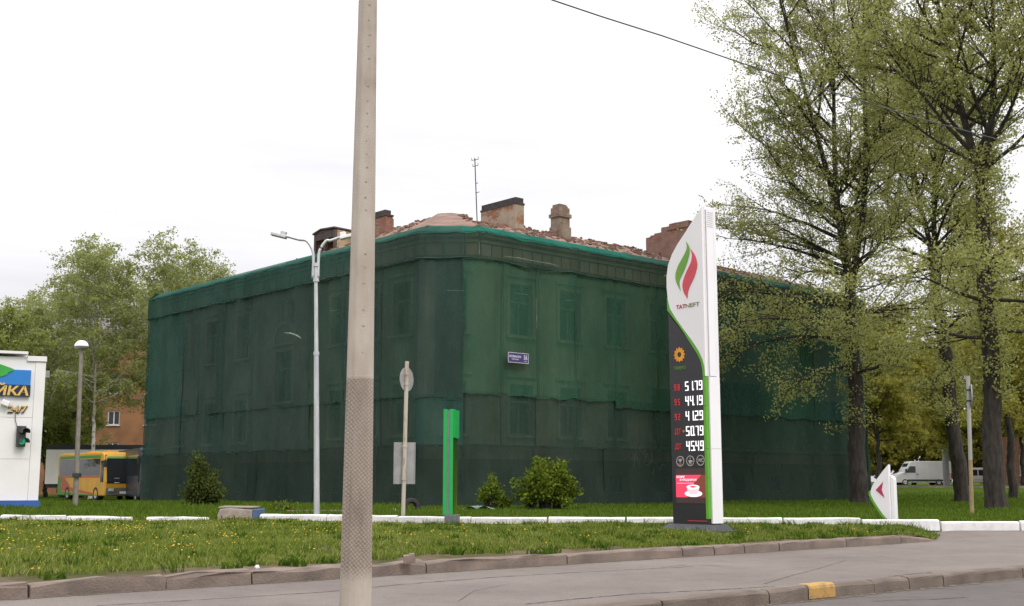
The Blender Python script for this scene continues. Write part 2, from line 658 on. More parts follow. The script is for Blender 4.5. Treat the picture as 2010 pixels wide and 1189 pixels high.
mb = MB()
mb.face([(11.3, 27.6, 0.148), (30, 27.2, 0.148), (30, 30.5, 0.30), (11.3, 30.7, 0.30)])
mb.face([(9.0, 27.8, 0.10), (11.3, 27.6, 0.148), (11.3, 30.7, 0.30), (9.0, 30.7, 0.10)])
tag(mb.build('driveway', M['asphalt_path']), kind='structure')


def strip_line(pts, w0, name, mat, z, parent, seed=0, seg=0.12):
    rnd = random.Random(seed)
    mb = MB()
    P = []
    for (a, b) in zip(pts, pts[1:]):
        a, b = Vector(a), Vector(b)
        n = max(2, int((b - a).length / seg))
        for k in range(n):
            P.append(a.lerp(b, k / n))
    P.append(Vector(pts[-1]))
    prev = None
    for i, p in enumerate(P):
        d = (P[min(i + 1, len(P) - 1)] - P[max(i - 1, 0)]).normalized()
        nn = Vector((-d.y, d.x))
        j = rnd.uniform(-1, 1) * w0 * 0.9
        w = w0 * rnd.uniform(0.25, 1.1)
        L = (p.x + nn.x * (j + w), p.y + nn.y * (j + w), z)
        Rr = (p.x + nn.x * (j - w), p.y + nn.y * (j - w), z)
        if prev:
            mb.face([prev[1], Rr, L, prev[0]])
        prev = (L, Rr)
    return mb.build(name, mat, parent)


def g2(u, v, z=0.15):
    p = on_z(u, v, z)
    return (p.x, p.y)


strip_line([g2(190, 1189), g2(380, 1178), g2(640, 1162), g2(790, 1147), g2(1000, 1131), g2(1180, 1121), g2(1360, 1112)], 0.019, 'crack', M['crack'], 0.154, path, 1)
strip_line([g2(1300, 1113), g2(1350, 1109), g2(1390, 1109), g2(1440, 1112)], 0.016, 'crack', M['crack'], 0.154, path, 2)
strip_line([g2(1030, 1186), g2(1130, 1176), g2(1230, 1167), g2(1300, 1163), g2(1420, 1157), g2(1520, 1151)], 0.022, 'crack', M['crack'], 0.154, path, 3, 0.06)
strip_line([g2(1720, 1136), g2(1760, 1130), g2(1830, 1123)], 0.02, 'crack', M['crack'], 0.154, path, 4, 0.06)
strip_line([g2(1880, 1053), g2(1930, 1050), g2(1990, 1050)], 0.02, 'crack', M['crack'], 0.154, path, 5)


M['grit'] = pm('grit', (0.21, 0.175, 0.14), (0.15, 0.125, 0.10), 3, 1.0, 0.6, 60, detail=9, spec=0.0)
road_o = bpy.data.objects['road']
strip_line([(x_, y_near(x_) - 0.10) for x_ in (-8, -2, 2, 5, 8, 11, 16)], 0.075, 'gutter_grit', M['grit'], 0.004, road_o, 21, 0.09)
strip_line([g2(1710, 1180, 0), g2(1760, 1178, 0), g2(1830, 1177, 0), g2(1900, 1172, 0)], 0.02, 'crack', M['crack'], 0.004, road_o, 22, 0.07)
strip_line([(x_, y_far(x_) - 0.07) for x_ in (-12, -6, -2, 2, 5, 8.5)], 0.05, 'gutter_grit', M['grit'], 0.154, path, 23, 0.09)
strip_line([g2(1500, 1146), g2(1560, 1128), g2(1600, 1118), g2(1660, 1100)], 0.008, 'crack', M['crack'], 0.154, path, 24, 0.08)
strip_line([g2(900, 1180), g2(930, 1160), g2(1000, 1146)], 0.007, 'crack', M['crack'], 0.154, path, 25, 0.08)

# kerbs ---------------------------------------------------------------
def kerb_stone(p0, p1, zb, zt, width, mat, parent, seed, name='kerb_stone', rough=0.012, drop=(0, 0)):
    """one stone between p0 and p1 (front foot line); it lies behind that line"""
    rnd = random.Random(seed)
    p0, p1 = Vector(p0), Vector(p1)
    L = (p1 - p0).length
    ex = (p1 - p0) / L
    ey = Vector((-ex.y, ex.x))
    if ey.y < 0:
        ey = -ey
    prof = [(0, zb - 0.12), (0, zt - 0.04), (0.012, zt - 0.015), (0.04, zt), (width, zt), (width, zb - 0.12)]
    n = max(3, int(L / 0.35))
    mb = MB()
    g = 0.012
    rings = []
    tilt = rnd.uniform(-0.008, 0.008)
    for i in range(n + 1):
        s = g + (L - 2 * g) * i / n
        ring = []
        for k, (a, z) in enumerate(prof):
            e = rough if 0 < k < 5 else 0
            endc = 0.012 if (i in (0, n) and k in (1, 2, 3)) else 0
            dz = drop[0] + (drop[1] - drop[0]) * i / n
            q = p0 + ex * s + ey * (a + rnd.uniform(-e, e) + endc + tilt)
            ring.append(mb.P((q.x, q.y, z + rnd.uniform(-e, e) - endc + dz)))
        rings.append(ring)
    m = len(prof)
    for i in range(n):
        for k in range(m - 1):
            mb.f.append([rings[i][k], rings[i + 1][k], rings[i + 1][k + 1], rings[i][k + 1]]); mb.m.append(0)
    mb.f.append(rings[0][:]); mb.m.append(0)
    mb.f.append(rings[-1][::-1]); mb.m.append(0)
    return mb.build(name, mat, parent)


def x_on(u, fy):          # x where the sight line of column u crosses the line y = fy(x)
    k = (u - 1005) / (FPX * 1.02)
    lo, hi = -20, 30
    a, b = fy(0), fy(1) - fy(0)
    return k * a / (1 - k * b)


far_kerb = tag(thing('kerb', None, None), kind='structure')
xj = [-14.2, -11.9, -9.6, -7.7] + [x_on(u, y_far) for u in (63, 330, 498, 700, 837, 1113, 1341, 1404, 1463, 1530)] + [7.0, 8.6, 9.75]
xj = sorted(xj)
for k, (a, b) in enumerate(zip(xj, xj[1:])):
    kerb_stone((a, y_far(a)), (b, y_far(b)), 0.15, 0.325, 0.17, M['kerb'], far_kerb, 100 + k, rough=0.026 if a < 0 else 0.012,
               drop=(0, 0) if b < 9.7 else (0, -0.14))
near_kerb = tag(thing('kerb', None, None), kind='structure')
xj = [-9, -6.6, -4.4, -2.2, -0.6] + [x_on(u, y_near) for u in (1300, 1508, 1713, 1783, 1850, 2006)] + [9.9, 12.0, 14.2, 16.4, 18.8]
stones = []
for k, (a, b) in enumerate(zip(xj, xj[1:])):
    st = kerb_stone((a, y_near(a)), (b, y_near(b)), 0.0, 0.175, 0.16, M['kerb_dark'], near_kerb, 200 + k, rough=0.008)
# yellow paint on one near stone
xa, xb = x_on(1582, y_near), x_on(1634, y_near)
mb = MB()
for i in range(4):
    a = xa + (xb - xa) * i / 4
    b = xa + (xb - xa) * (i + 1) / 4
    for (o0, z0), (o1, z1) in zip([(-0.022, 0.012), (-0.022, 0.14), (-0.008, 0.172), (0.03, 0.192)],
                                  [(-0.022, 0.14), (-0.008, 0.172), (0.03, 0.192), (0.165, 0.192)]):
        A = Vector((a, y_near(a))); B = Vector((b, y_near(b))); n_ = Vector((-0.642, 0.767))
        mb.face([(*(A + n_ * o0), z0), (*(B + n_ * o0), z0), (*(B + n_ * o1), z1), (*(A + n_ * o1), z1)])
o = mb.build('paint_patch', M['yellow_paint'], near_kerb)
o['label'] = 'faded yellow paint across one kerb stone'

white_kerb = tag(thing('kerb', None, None), kind='structure')
XW = [-14.6, -12.9, -11.2]
segs = [(-18.6, -16.7), (-16.6, -14.75), (-14.7, -12.75), (-12.7, -10.75), (-10.3, -8.5)]
x = -7.0
while x < 22:
    segs.append((x, min(x + 1.95, 22)))
    x += 1.98
for k, (a, b) in enumerate(segs):
    r_ = random.Random(k)
    zt = 0.60 + r_.uniform(-0.015, 0.02) - (0.07 if a < -8 else 0) - 0.09 * sstep(6, 12, a)
    zb = 0.40 if a < 9 else 0.2
    kerb_stone((a, y_white(a) - 0.1), (b, y_white(b) - 0.1), zb, zt, 0.15, M['white_kerb'], white_kerb, 300 + k, rough=0.012 if a < -5 else 0.007)


# front lawn -----------------------------------------------------------
def lawn_y0(x):
    if x < 9.7:
        return y_far(x) + 0.16
    return y_far(9.7) + 0.16 + (x - 9.7) * 2.2


def lawn_z(x, y):
    t = (y - lawn_y0(x)) * 0.75
    z = 0.30 + 0.14 * sstep(0, 2.6, t) + 0.035 * wob(x, y, 0.6) * sstep(0, 1.5, t)
    z -= 0.13 * sstep(9.0, 9.9, x) * (1 - sstep(0, 1.4, t))
    z -= 0.07 * (1 - sstep(0.1, 1.6, y_white(x) - y))
    return z


mb = MB()
LX = list(np.arange(-16, 11.01, 0.45))
NYL = 26
idx = {}
for i, x in enumerate(LX):
    ya, yb = lawn_y0(x), y_white(x) + 0.7
    for j in range(NYL + 1):
        t = (j / NYL) ** 1.3
        y = ya + (yb - ya) * t
        idx[i, j] = mb.P((x, y, min(lawn_z(x, y), 0.47)))
for i in range(len(LX) - 1):
    for j in range(NYL):
        mb.f.append([idx[i, j], idx[i + 1, j], idx[i + 1, j + 1], idx[i, j + 1]]); mb.m.append(0)
tag(mb.build('lawn', M['soil'], smooth=True), kind='structure')


def blades(name, pts, h, w, mat, seed=0, lean=0.5):
    """pts (n,3) roots; h, w arrays; one bent blade (two faces) each"""
    rng = np.random.default_rng(seed)
    n = len(pts)
    a = rng.uniform(0, 2 * np.pi, n)
    dx, dy = np.cos(a), np.sin(a)
    b = rng.uniform(0, 2 * np.pi, n)
    lx, ly = np.cos(b), np.sin(b)
    ln = rng.uniform(0.1, lean, n) * h
    V = np.empty((n, 5, 3))
    side = np.stack([dx, dy, np.zeros(n)], 1) * (w / 2)[:, None]
    leanv = np.stack([lx, ly, np.zeros(n)], 1) * ln[:, None]
    up = np.stack([np.zeros(n), np.zeros(n), h], 1)
    V[:, 0] = pts - side
    V[:, 1] = pts + side
    V[:, 2] = pts + up * 0.55 + leanv * 0.35 + side * 0.8
    V[:, 3] = pts + up * 0.55 + leanv * 0.35 - side * 0.8
    V[:, 4] = pts + up + leanv
    base = np.arange(n)[:, None] * 5
    F1 = np.concatenate([base + np.array([[0, 1, 2]]), base + np.array([[0, 2, 3]]), base + np.array([[3, 2, 4]])], 0)
    o = np_mesh(name, V.reshape(-1, 3), F1, mat)
    tag(o, kind='stuff')
    return o


rng = np.random.default_rng(5)
pts, hh, ww = [], [], []
dand = []
cnt = 0
while cnt < 200000:
    x = rng.uniform(-15.5, 11)
    ya, yb = lawn_y0(x) + 0.05, y_white(x) - 0.02
    y = ya + (yb - ya) * rng.random() ** 1.25
    if abs(x / y) > 0.50:
        continue
    edge = (y - ya) * 0.75
    nzv = mnoise.noise((x * 1.1, y * 1.1, 0))
    nz2 = mnoise.noise((x * 3.1, y * 3.1, 5))
    bare = 0.24 + 0.26 * mnoise.noise((x * 0.8, y * 0.8, 9)) + 0.16 * nz2 + (0.42 if x < 2 else 0.05)
    if edge < bare and x < 9.7:
        continue
    if nz2 < -0.25 and nzv < -0.15 and rng.random() < 0.7:
        continue
    hgt = (0.035 + 0.045 * rng.random()) * (1.0 + 0.9 * max(0, nzv) + 0.6 * max(0, nz2))
    if x < 3 and edge < 2.2:
        hgt *= 1.15
    hgt *= 0.55 + 0.45 * sstep(0.1, 1.3, y_white(x) - y)
    if rng.random() < 0.012:
        hgt *= 2.0
    pts.append((x, y, lawn_z(x, y) - 0.01)); hh.append(hgt); ww.append(0.009 + 0.008 * rng.random() + 0.0003 * y)
    cnt += 1
o = blades('grass', np.array(pts), np.array(hh), np.array(ww), M['grass'], 3, 0.9)
o['label'] = 'unmown grass on the strip between footpath kerb and white kerb'
o['category'] = 'grass'

pts, hh, ww = [], [], []
for k in range(420):
    x = rng.uniform(-14, 10.3)
    y = lawn_y0(x) + 0.35 + (y_white(x) - lawn_y0(x) - 0.4) * rng.random() ** 1.2
    if abs(x / y) > 0.5:
        continue
    tall = rng.random() < 0.35
    for q in range(int(rng.integers(10, 34))):
        a, r_ = rng.uniform(0, 2 * math.pi), 0.16 * math.sqrt(rng.random())
        px, py = x + r_ * math.cos(a), y + r_ * math.sin(a)
        pts.append((px, py, lawn_z(px, py) - 0.01))
        hh.append(rng.uniform(0.12, 0.26) if tall else rng.uniform(0.07, 0.15))
        ww.append(rng.uniform(0.008, 0.016) if tall else rng.uniform(0.025, 0.05))
M['weed'] = grass_mat('weed_leaves', [(0.035, 0.075, 0.010), (0.06, 0.115, 0.013), (0.11, 0.16, 0.025)])
o = blades('weeds', np.array(pts), np.array(hh), np.array(ww), M['weed'], 13, 1.3)
o['label'] = 'darker tufts of weeds in the grass strip before the white kerb'
o['category'] = 'weeds'

# dandelions in the front lawn
mb = MB()
k = 0
while k < 680:
    x = rng.uniform(-15, 10.5)
    y = lawn_y0(x) + 0.7 + (y_white(x) - lawn_y0(x) - 0.8) * rng.random()
    if abs(x / y) > 0.5:
        continue
    dens = 1.0 if x < -3 else (0.45 if x < 1.5 else 0.12)
    if rng.random() > dens * (0.06 + 2.6 * max(0, mnoise.noise((x * 0.7, y * 0.7, 3)) + 0.05) ** 1.6):
        continue
    z = lawn_z(x, y)
    h = 0.07 + 0.09 * rng.random()
    r = 0.010 + 0.010 * rng.random()
    tx, ty = rng.uniform(-0.4, 0.4, 2)
    c = [(x + r * math.cos(q), y + r * math.sin(q), z + h + r * (tx * math.cos(q) + ty * math.sin(q))) for q in (2 * math.pi * i / 7 for i in range(7))]
    top = (x, y, z + h + 0.012)
    for i in range(7):
        mb.face([c[i], c[(i + 1) % 7], top], 0)
    mb.face(c[::-1], 0)
    mb.face([(x - 0.003, y, z), (x + 0.003, y, z), (x + 0.003, y, z + h), (x - 0.003, y, z + h)], 1)
    k += 1
o = mb.build('dandelions', [M['dandelion'], M['grass']])
tag(o, 'yellow dandelions scattered through the grass strip', 'flowers', kind='stuff')

# grass behind the white kerb
NETA = Vector((-3.93, 50)); NETB = Vector((-1.27, 50))
DL = Vector((-0.670, 0.743)).normalized(); DR = Vector((0.742, 0.670)).normalized()


def inside_building(x, y):
    p = Vector((x, y))
    nl = Vector((DL.y * -1, DL.x)); nl = Vector((-DL.y, DL.x)) if (-DL.y * 0 + DL.x * -1) > 0 else Vector((DL.y, -DL.x))
    a = (p - NETA).dot(Vector((-0.743, -0.670)))
    b = (p - NETB).dot(Vector((0.670, -0.742)))
    return a < 0 and b < 0 and y > 50 and (p - NETA).dot(DL) < 25.4 and (p - NETB).dot(DR) < 29.8


pts, hh, ww = [], [], []
while len(pts) < 110000:
    y = 30 + 55 * rng.random() ** 1.7
    x = rng.uniform(-0.5, 0.5) * y
    if y < y_white(x) + 0.12 or inside_building(x, y):
        continue
    nzv = mnoise.noise((x * 0.7, y * 0.7, 2))
    if nzv < -0.35 and rng.random() < 0.6:
        continue
    near_wall = 0
    h = (0.06 + 0.09 * rng.random()) * (1 + 0.7 * max(0, nzv))
    if -14 < x < -4 and 36 < y < 50:
        h *= 1.5
    pts.append((x, y, ground_z(x, y) - 0.01)); hh.append(h); ww.append(0.015 + 0.02 * rng.random() + 0.0002 * y)
o = blades('grass', np.array(pts), np.array(hh), np.array(ww), M['grass_far'], 8, 0.8)
o['label'] = 'green grass behind the white kerb around the netted building and trees'
o['category'] = 'grass'


# ================================================================== NETTED BUILDING
M['stucco_left'] = pm('stucco_grey', (0.34, 0.30, 0.25), (0.22, 0.19, 0.155), 0.6, 0.95, 0.3, 20, detail=9)
M['stucco_right'] = pm('stucco_ochre', (0.42, 0.36, 0.25), (0.28, 0.235, 0.165), 0.5, 0.95, 0.3, 20, detail=9)
M['plinth'] = pm('plinth_stone', (0.16, 0.125, 0.10), (0.10, 0.08, 0.065), 0.8, 0.95, 0.4, 15, detail=9)
M['stucco_trim'] = pm('stucco_trim', (0.42, 0.38, 0.30), (0.29, 0.25, 0.2), 1.2, 0.9, 0.2, detail=8)
M['old_glass'] = glass('old_glass', (0.015, 0.02, 0.02), 0.2)
M['old_frame'] = pm('old_frame', (0.26, 0.25, 0.23), (0.16, 0.15, 0.14), 6, 0.8)
M['roof_old'] = pm('roof_old', (0.29, 0.175, 0.13), (0.16, 0.105, 0.082), 1.6, 0.95, 0.9, 14, detail=9)
M['brick_red'] = brick_mat('brick_red', (0.31, 0.135, 0.09), (0.23, 0.10, 0.07), (0.29, 0.24, 0.2))
M['brick_plaster'] = brick_mat('brick_plaster', (0.36, 0.16, 0.09), (0.28, 0.12, 0.07), (0.34, 0.28, 0.22), (0.40, 0.32, 0.235), 0.49)
M['brick_grey'] = brick_mat('brick_grey', (0.27, 0.19, 0.14), (0.21, 0.14, 0.11), (0.3, 0.25, 0.2), (0.30, 0.245, 0.19), 0.5)
M['brick_brown'] = brick_mat('brick_brown', (0.27, 0.12, 0.085), (0.2, 0.09, 0.07), (0.27, 0.2, 0.16), (0.27, 0.16, 0.12), 0.42)
M['soot'] = pm('soot', (0.04, 0.036, 0.036), (0.07, 0.06, 0.06), 4, 0.9)
M['old_wood'] = pm('old_wood', (0.10, 0.075, 0.07), (0.055, 0.042, 0.04), 3, 0.9, 0.5, stretch=(1, 1, 0.2))
M['dormer_plaster'] = pm('dormer_plaster', (0.42, 0.32, 0.2), (0.26, 0.17, 0.10), 1.8, 0.9, 0.4, detail=9, lo=0.45, hi=0.62)
M['rubble'] = pm('rubble', (0.27, 0.18, 0.135), (0.14, 0.09, 0.07), 3, 0.95, 0.3)

ROOT = Vector((-2.6, 50.4, 0.35))
bld = thing('building', 'abandoned two-storey corner building wrapped in green netting', 'building', ROOT)
LW = ((-3.73, 50.45, 0), (DL.x, DL.y), (-0.743, -0.670))      # along, outward
RW = ((-1.443, 50.45, 0), (DR.x, DR.y), (0.670, -0.742))
CW = ((-3.73, 50.45, 0), (1, 0), (0, -1))
ZTOP = 12.15


def s_of_u(fr, u):
    (ox, oy, _), (dx, dy), _n = fr
    k = (u - 1005) / (FPX * 1.0113)
    return (k * oy - ox) / (dx - k * dy)


def wall(fr, L, openings, name, mats, depth=0.28):
    """wall face in local x (0..L), z with real recessed openings (x0, x1, z0, z1); material 1 below 2.45 m"""
    mb = MB(fr)
    xs_ = sorted(set([0, L] + [v for o in openings for v in o[:2]]))
    zs_ = sorted(set([0.2, 2.45, ZTOP] + [v for o in openings for v in o[2:4]]))
    for i in range(len(xs_) - 1):
        for j in range(len(zs_) - 1):
            cx, cz = (xs_[i] + xs_[i + 1]) / 2, (zs_[j] + zs_[j + 1]) / 2
            if any(o[0] < cx < o[1] and o[2] < cz < o[3] for o in openings):
                continue
            off = 0.06 if cz < 2.45 else 0.0
            mb.face([(xs_[i], off, zs_[j]), (xs_[i + 1], off, zs_[j]), (xs_[i + 1], off, zs_[j + 1]), (xs_[i], off, zs_[j + 1])], 1 if off else 0)
    mb.face([(0, 0, 2.45), (L, 0, 2.45), (L, 0.06, 2.45), (0, 0.06, 2.45)], 1)
    for x0, x1, z0, z1 in openings:
        off = 0.06 if z1 < 2.45 else 0.0
        for a, b in (((x0, z0), (x1, z0)), ((x1, z0), (x1, z1)), ((x1, z1), (x0, z1)), ((x0, z1), (x0, z0))):
            mb.face([(a[0], off, a[1]), (b[0], off, b[1]), (b[0], -depth, b[1]), (a[0], -depth, a[1])], 0)
    return mb.build(name, mats, bld, origin=ROOT)


def window(fr, x0, x1, z0, z1, arch=False, plain=False):
    """casement set in its opening: frame with mullion and transom, pane behind it, moulded surround proud of the wall"""
    mb = MB(fr)
    t = 0.075
    yi, yo = -0.2, -0.13
    w = x1 - x0
    mb.bx(x0 + 0.004, x0 + t, yi, yo, z0 + 0.004, z1 - 0.004).bx(x1 - t, x1 - 0.004, yi, yo, z0 + 0.004, z1 - 0.004)
    mb.bx(x0 + t, x1 - t, yi, yo, z0 + 0.004, z0 + t).bx(x0 + t, x1 - t, yi, yo, z1 - t, z1 - 0.004)
    if not plain:
        zt = z0 + (z1 - z0) * 0.66
        mb.bx(x0 + t, x1 - t, yi, yo + 0.02, zt - 0.05, zt + 0.05)
        cx = (x0 + x1) / 2
        mb.bx(cx - 0.045, cx + 0.045, yi, yo - 0.004, z0 + t, zt - 0.05)
    o = mb.build('window', M['old_frame'], bld, origin=ROOT)
    p = MB(fr)
    p.bx(x0 + 0.03, x1 - 0.03, yi - 0.03, yi - 0.008, z0 + 0.03, z1 - 0.03)
    p.build('pane', M['old_glass'], o, origin=ROOT)
    if not plain:
        s = MB(fr)
        e = 0.17
        s.bx(x0 - e, x0 - 0.004, 0.003, 0.07, z0, z1 + e).bx(x1 + 0.004, x1 + e, 0.003, 0.07, z0, z1 + e)
        s.bx(x0 - 0.004, x1 + 0.004, 0.003, 0.07, z1 + 0.004, z1 + e).bx(x0 - e - 0.08, x1 + e + 0.08, 0.003, 0.15, z1 + e + 0.14, z1 + e + 0.24)
        if arch:
            c = ((x0 + x1) / 2, z1 + e + 0.24)
            rr = w / 2 + e
            n = 14
            pin = [(c[0] + rr * math.cos(math.pi * k / n), c[1] + rr * math.sin(math.pi * k / n)) for k in range(n + 1)]
            pout = [(c[0] + (rr + 0.18) * math.cos(math.pi * k / n), c[1] + (rr + 0.18) * math.sin(math.pi * k / n)) for k in range(n + 1)]
            for k in range(n):
                s.prism([pin[k], pin[k + 1], pout[k + 1], pout[k]], 0.003, 0.08)
        s.build('window_surround', M['stucco_trim'], o, origin=ROOT)
        q = MB(fr)
        q.bx(x0 - 0.2, x1 + 0.2, -0.13, 0.2, z0 - 0.12, z0 - 0.004)
        q.build('sill', M['stucco_trim'], o, origin=ROOT)
    return o


def facade(fr, L, centers, w, name, arch_u=None, small=()):
    ops, wins = [], []
    for u in centers:
        s = s_of_u(fr, u)
        ops += [(s - w / 2, s + w / 2, 7.85, 10.15), (s - w / 2, s + w / 2, 3.5, 5.7), (s - w / 2 + 0.1, s + w / 2 - 0.1, 0.95, 1.85)]
        wins += [(s - w / 2, s + w / 2, 7.85, 10.15, False, False), (s - w / 2, s + w / 2, 3.5, 5.7, False, False),
                 (s - w / 2 + 0.1, s + w / 2 - 0.1, 0.95, 1.85, False, True)]
    if arch_u:
        s = s_of_u(fr, arch_u)
        ops += [(s - 0.8, s + 0.8, 5.4, 7.9), (s - 0.8, s - 0.12, 9.3, 10.5), (s + 0.12, s + 0.8, 9.3, 10.5), (s - 0.75, s + 0.75, 0.3, 2.4)]
        wins += [(s - 0.8, s + 0.8, 5.4, 7.9, True, False), (s - 0.8, s - 0.12, 9.3, 10.5, False, True), (s + 0.12, s + 0.8, 9.3, 10.5, False, True),
                 (s - 0.75, s + 0.75, 0.3, 2.4, False, True)]
    wall(fr, L, ops, name, [M['stucco_left'] if fr is LW else M['stucco_right'], M['plinth']])
    for q in wins:
        window(fr, *q[:4], arch=q[4], plain=q[5])


facade(LW, 25.3, (350, 408, 469, 660, 722, 786), 1.25, 'wall', arch_u=552)
facade(RW, 29.7, (1022, 1120, 1212, 1298, 1380, 1455, 1525, 1590, 1650), 1.35, 'wall')
facade(CW, 2.287, (892,), 0.95, 'wall')
# ends and back, plain
LE = Vector((-3.73, 50.45)) + DL * 25.3
RE = Vector((-1.443, 50.45)) + DR * 29.7
inner = Vector((-2.6, 50.45 + 14 * 1.41))
LE2, RE2 = LE + DR * 13, RE + DL * 13
IN = LE2 + (RE2 - LE2) * 0
# inner corner of the L
a_ = LE2; b_ = RE2
t_ = ((b_ - a_).x * DR.y - (b_ - a_).y * DR.x) / ((-DL).x * DR.y - (-DL).y * DR.x)
IN = a_ - DL * t_
for p, q in ((LE, LE2), (LE2, IN), (IN, RE2), (RE2, RE)):
    mb = MB()
    mb.face([(p.x, p.y, 0.2), (q.x, q.y, 0.2), (q.x, q.y, ZTOP), (p.x, p.y, ZTOP)])
    mb.build('wall', M['stucco_left'], bld, origin=ROOT)
# floor slab of the attic closes the shell
mb = MB()
mb.face([(p[0], p[1], ZTOP - 0.02) for p in ((-3.73, 50.45), tuple(LE), tuple(LE2), tuple(IN), tuple(RE2), tuple(RE), (-1.443, 50.45))])
mb.build('attic_floor', M['old_wood'], bld, origin=ROOT)
# cornice: stepped ledge plus a row of brick blocks under it
for fr, L, x0 in ((LW, 25.3, 0), (RW, 29.7, 0), (CW, 2.287, 0)):
    mb = MB(fr)
    m_ = 0.004 if fr is CW else 0.0
    mb.bx(m_, L - m_, 0.003, 0.16, 11.0 + m_, 11.12 - m_).bx(m_, L - m_, 0.003, 0.24, 11.72 + m_, 11.84 - m_).bx(m_, L - m_, 0.003, 0.38, 11.94 + m_, ZTOP - m_)
    mb.build('cornice', M['stucco_trim'], bld, origin=ROOT)
    n = int(L / 0.6)
    me = None
    for k in range(n):
        c = (k + 0.5) * L / n
        w_ = L / n * 0.43
        b = MB(fr)
        b.bx(c - w_, c + w_, 0.004, 0.17, 11.16, 11.68)
        b.build('cornice_block', M['stucco_right'] if k % 5 else M['stucco_trim'], bld, origin=ROOT)
# downpipe on the left wall
s_ = s_of_u(LW, 425)
mb = MB(LW)
mb.tube([(s_, 0.16, 11.0), (s_, 0.16, 0.6)], 0.09, 8)
mb.tube([(s_, 0.3, 11.4), (s_, 0.16, 11.0)], [0.16, 0.1], 8)
mb.build('downpipe', M['soot'], bld, origin=ROOT)

# --- path that the netting and the eave follow: s < 0 left wall, 0..2.66 corner face, beyond it the right wall
CH = (NETB - NETA).length
LL, LR = 26.3, 30.0


def net_xy(s, off):
    """point on the net line at s, moved outward by off (corners rounded)"""
    if s < -LL:
        p = NETA + DL * LL + DR * (-s - LL); n = Vector((-0.74, 0.67)) * 0 + DL
    elif s < 0:
        p = NETA - DL * s; n = Vector((-0.743, -0.670))
    elif s < CH:
        p = NETA + Vector((1, 0)) * s; n = Vector((0, -1))
    elif s < CH + LR:
        p = NETB + DR * (s - CH); n = Vector((0.670, -0.742))
    else:
        p = NETB + DR * LR + DL * (s - CH - LR); n = DR
    return p, n


def smooth_n(s, w=4.0):
    n = Vector((0, 0))
    for k in range(-4, 5):
        n += net_xy(s + k * w / 4 * 0.9, 0)[1]
    return n.normalized()


def s_net(u):
    k = (u - 1005) / (FPX * 1.0113)
    if u < 820:
        t = (k * NETA.y - NETA.x) / (DL.x - k * DL.y)
        return -t
    if u < 945:
        return k * NETA.y - NETA.x
    return CH + (k * NETB.y - NETB.x) / (DR.x - k * DR.y)


M['net_teal'] = net_mat('net_teal', (0.052, 0.142, 0.112), 0.88, 0.05)
M['net_lip'] = net_mat('net_lip', (0.034, 0.185, 0.138), 0.90, 0.05)
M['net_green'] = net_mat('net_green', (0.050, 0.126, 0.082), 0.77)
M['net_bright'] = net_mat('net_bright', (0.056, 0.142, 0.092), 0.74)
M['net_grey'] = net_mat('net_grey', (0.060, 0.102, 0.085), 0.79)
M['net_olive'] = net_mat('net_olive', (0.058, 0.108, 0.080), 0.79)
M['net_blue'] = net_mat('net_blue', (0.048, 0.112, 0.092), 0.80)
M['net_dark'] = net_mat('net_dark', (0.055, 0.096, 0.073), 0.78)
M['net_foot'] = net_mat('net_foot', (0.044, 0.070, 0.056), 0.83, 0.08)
M['net_band'] = net_mat('net_band', (0.058, 0.098, 0.072), 0.68)
M['rope'] = pm('rope', (0.012, 0.03, 0.022), (0.03, 0.07, 0.05), 2, 0.9)

NROOT = Vector((-2.6, 49.9, 0.4))
net = thing('debris_netting', 'dark green debris netting hung over the whole corner building', 'netting', NROOT)


def net_panel(s0, s1, z0, z1, off, mat, seed, amp=0.06, rag0=0.05, rag1=0.02, flare=0.0, name='net_sheet'):
    rnd = random.Random(seed)
    n = max(4, int(abs(s1 - s0) / 0.22))
    m = max(3, int((z1 - z0) / 0.45))
    V, F = [], []
    ph = rnd.uniform(0, 50)
    for i in range(n + 1):
        s = s0 + (s1 - s0) * i / n
        rg0 = rag0 * (mnoise.noise((s * 0.9, seed, 0)) + 0.5 * mnoise.noise((s * 3, seed, 1))) * 1.6
        rg1 = rag1 * mnoise.noise((s * 0.7, seed, 7)) * 1.6
        p, nn = net_xy(s, 0)
        for j in range(m + 1):
            t = j / m
            z = (z0 + rg0) + (z1 + rg1 - z0 - rg0) * t
            d = off + amp * (mnoise.noise((s * 0.55 + ph, z * 0.18, 3)) + 0.5 * mnoise.noise((s * 1.9 + ph, z * 0.25, 8)))
            d += 0.55 * amp * mnoise.noise((s * 4.5 + ph, z * 0.5, 2)) + 0.5 * amp * mnoise.noise((s * 1.1 + z * 0.6, z * 0.9, ph))
            d += flare * (1 - t) ** 2
            q = p + nn * d
            V.append((q.x - NROOT.x, q.y - NROOT.y, z - NROOT.z))
    for i in range(n):
        for j in range(m):
            F.append((i * (m + 1) + j, (i + 1) * (m + 1) + j, (i + 1) * (m + 1) + j + 1, i * (m + 1) + j + 1))
    return np_mesh(name, np.array(V), np.array(F), mat, net, smooth=True)


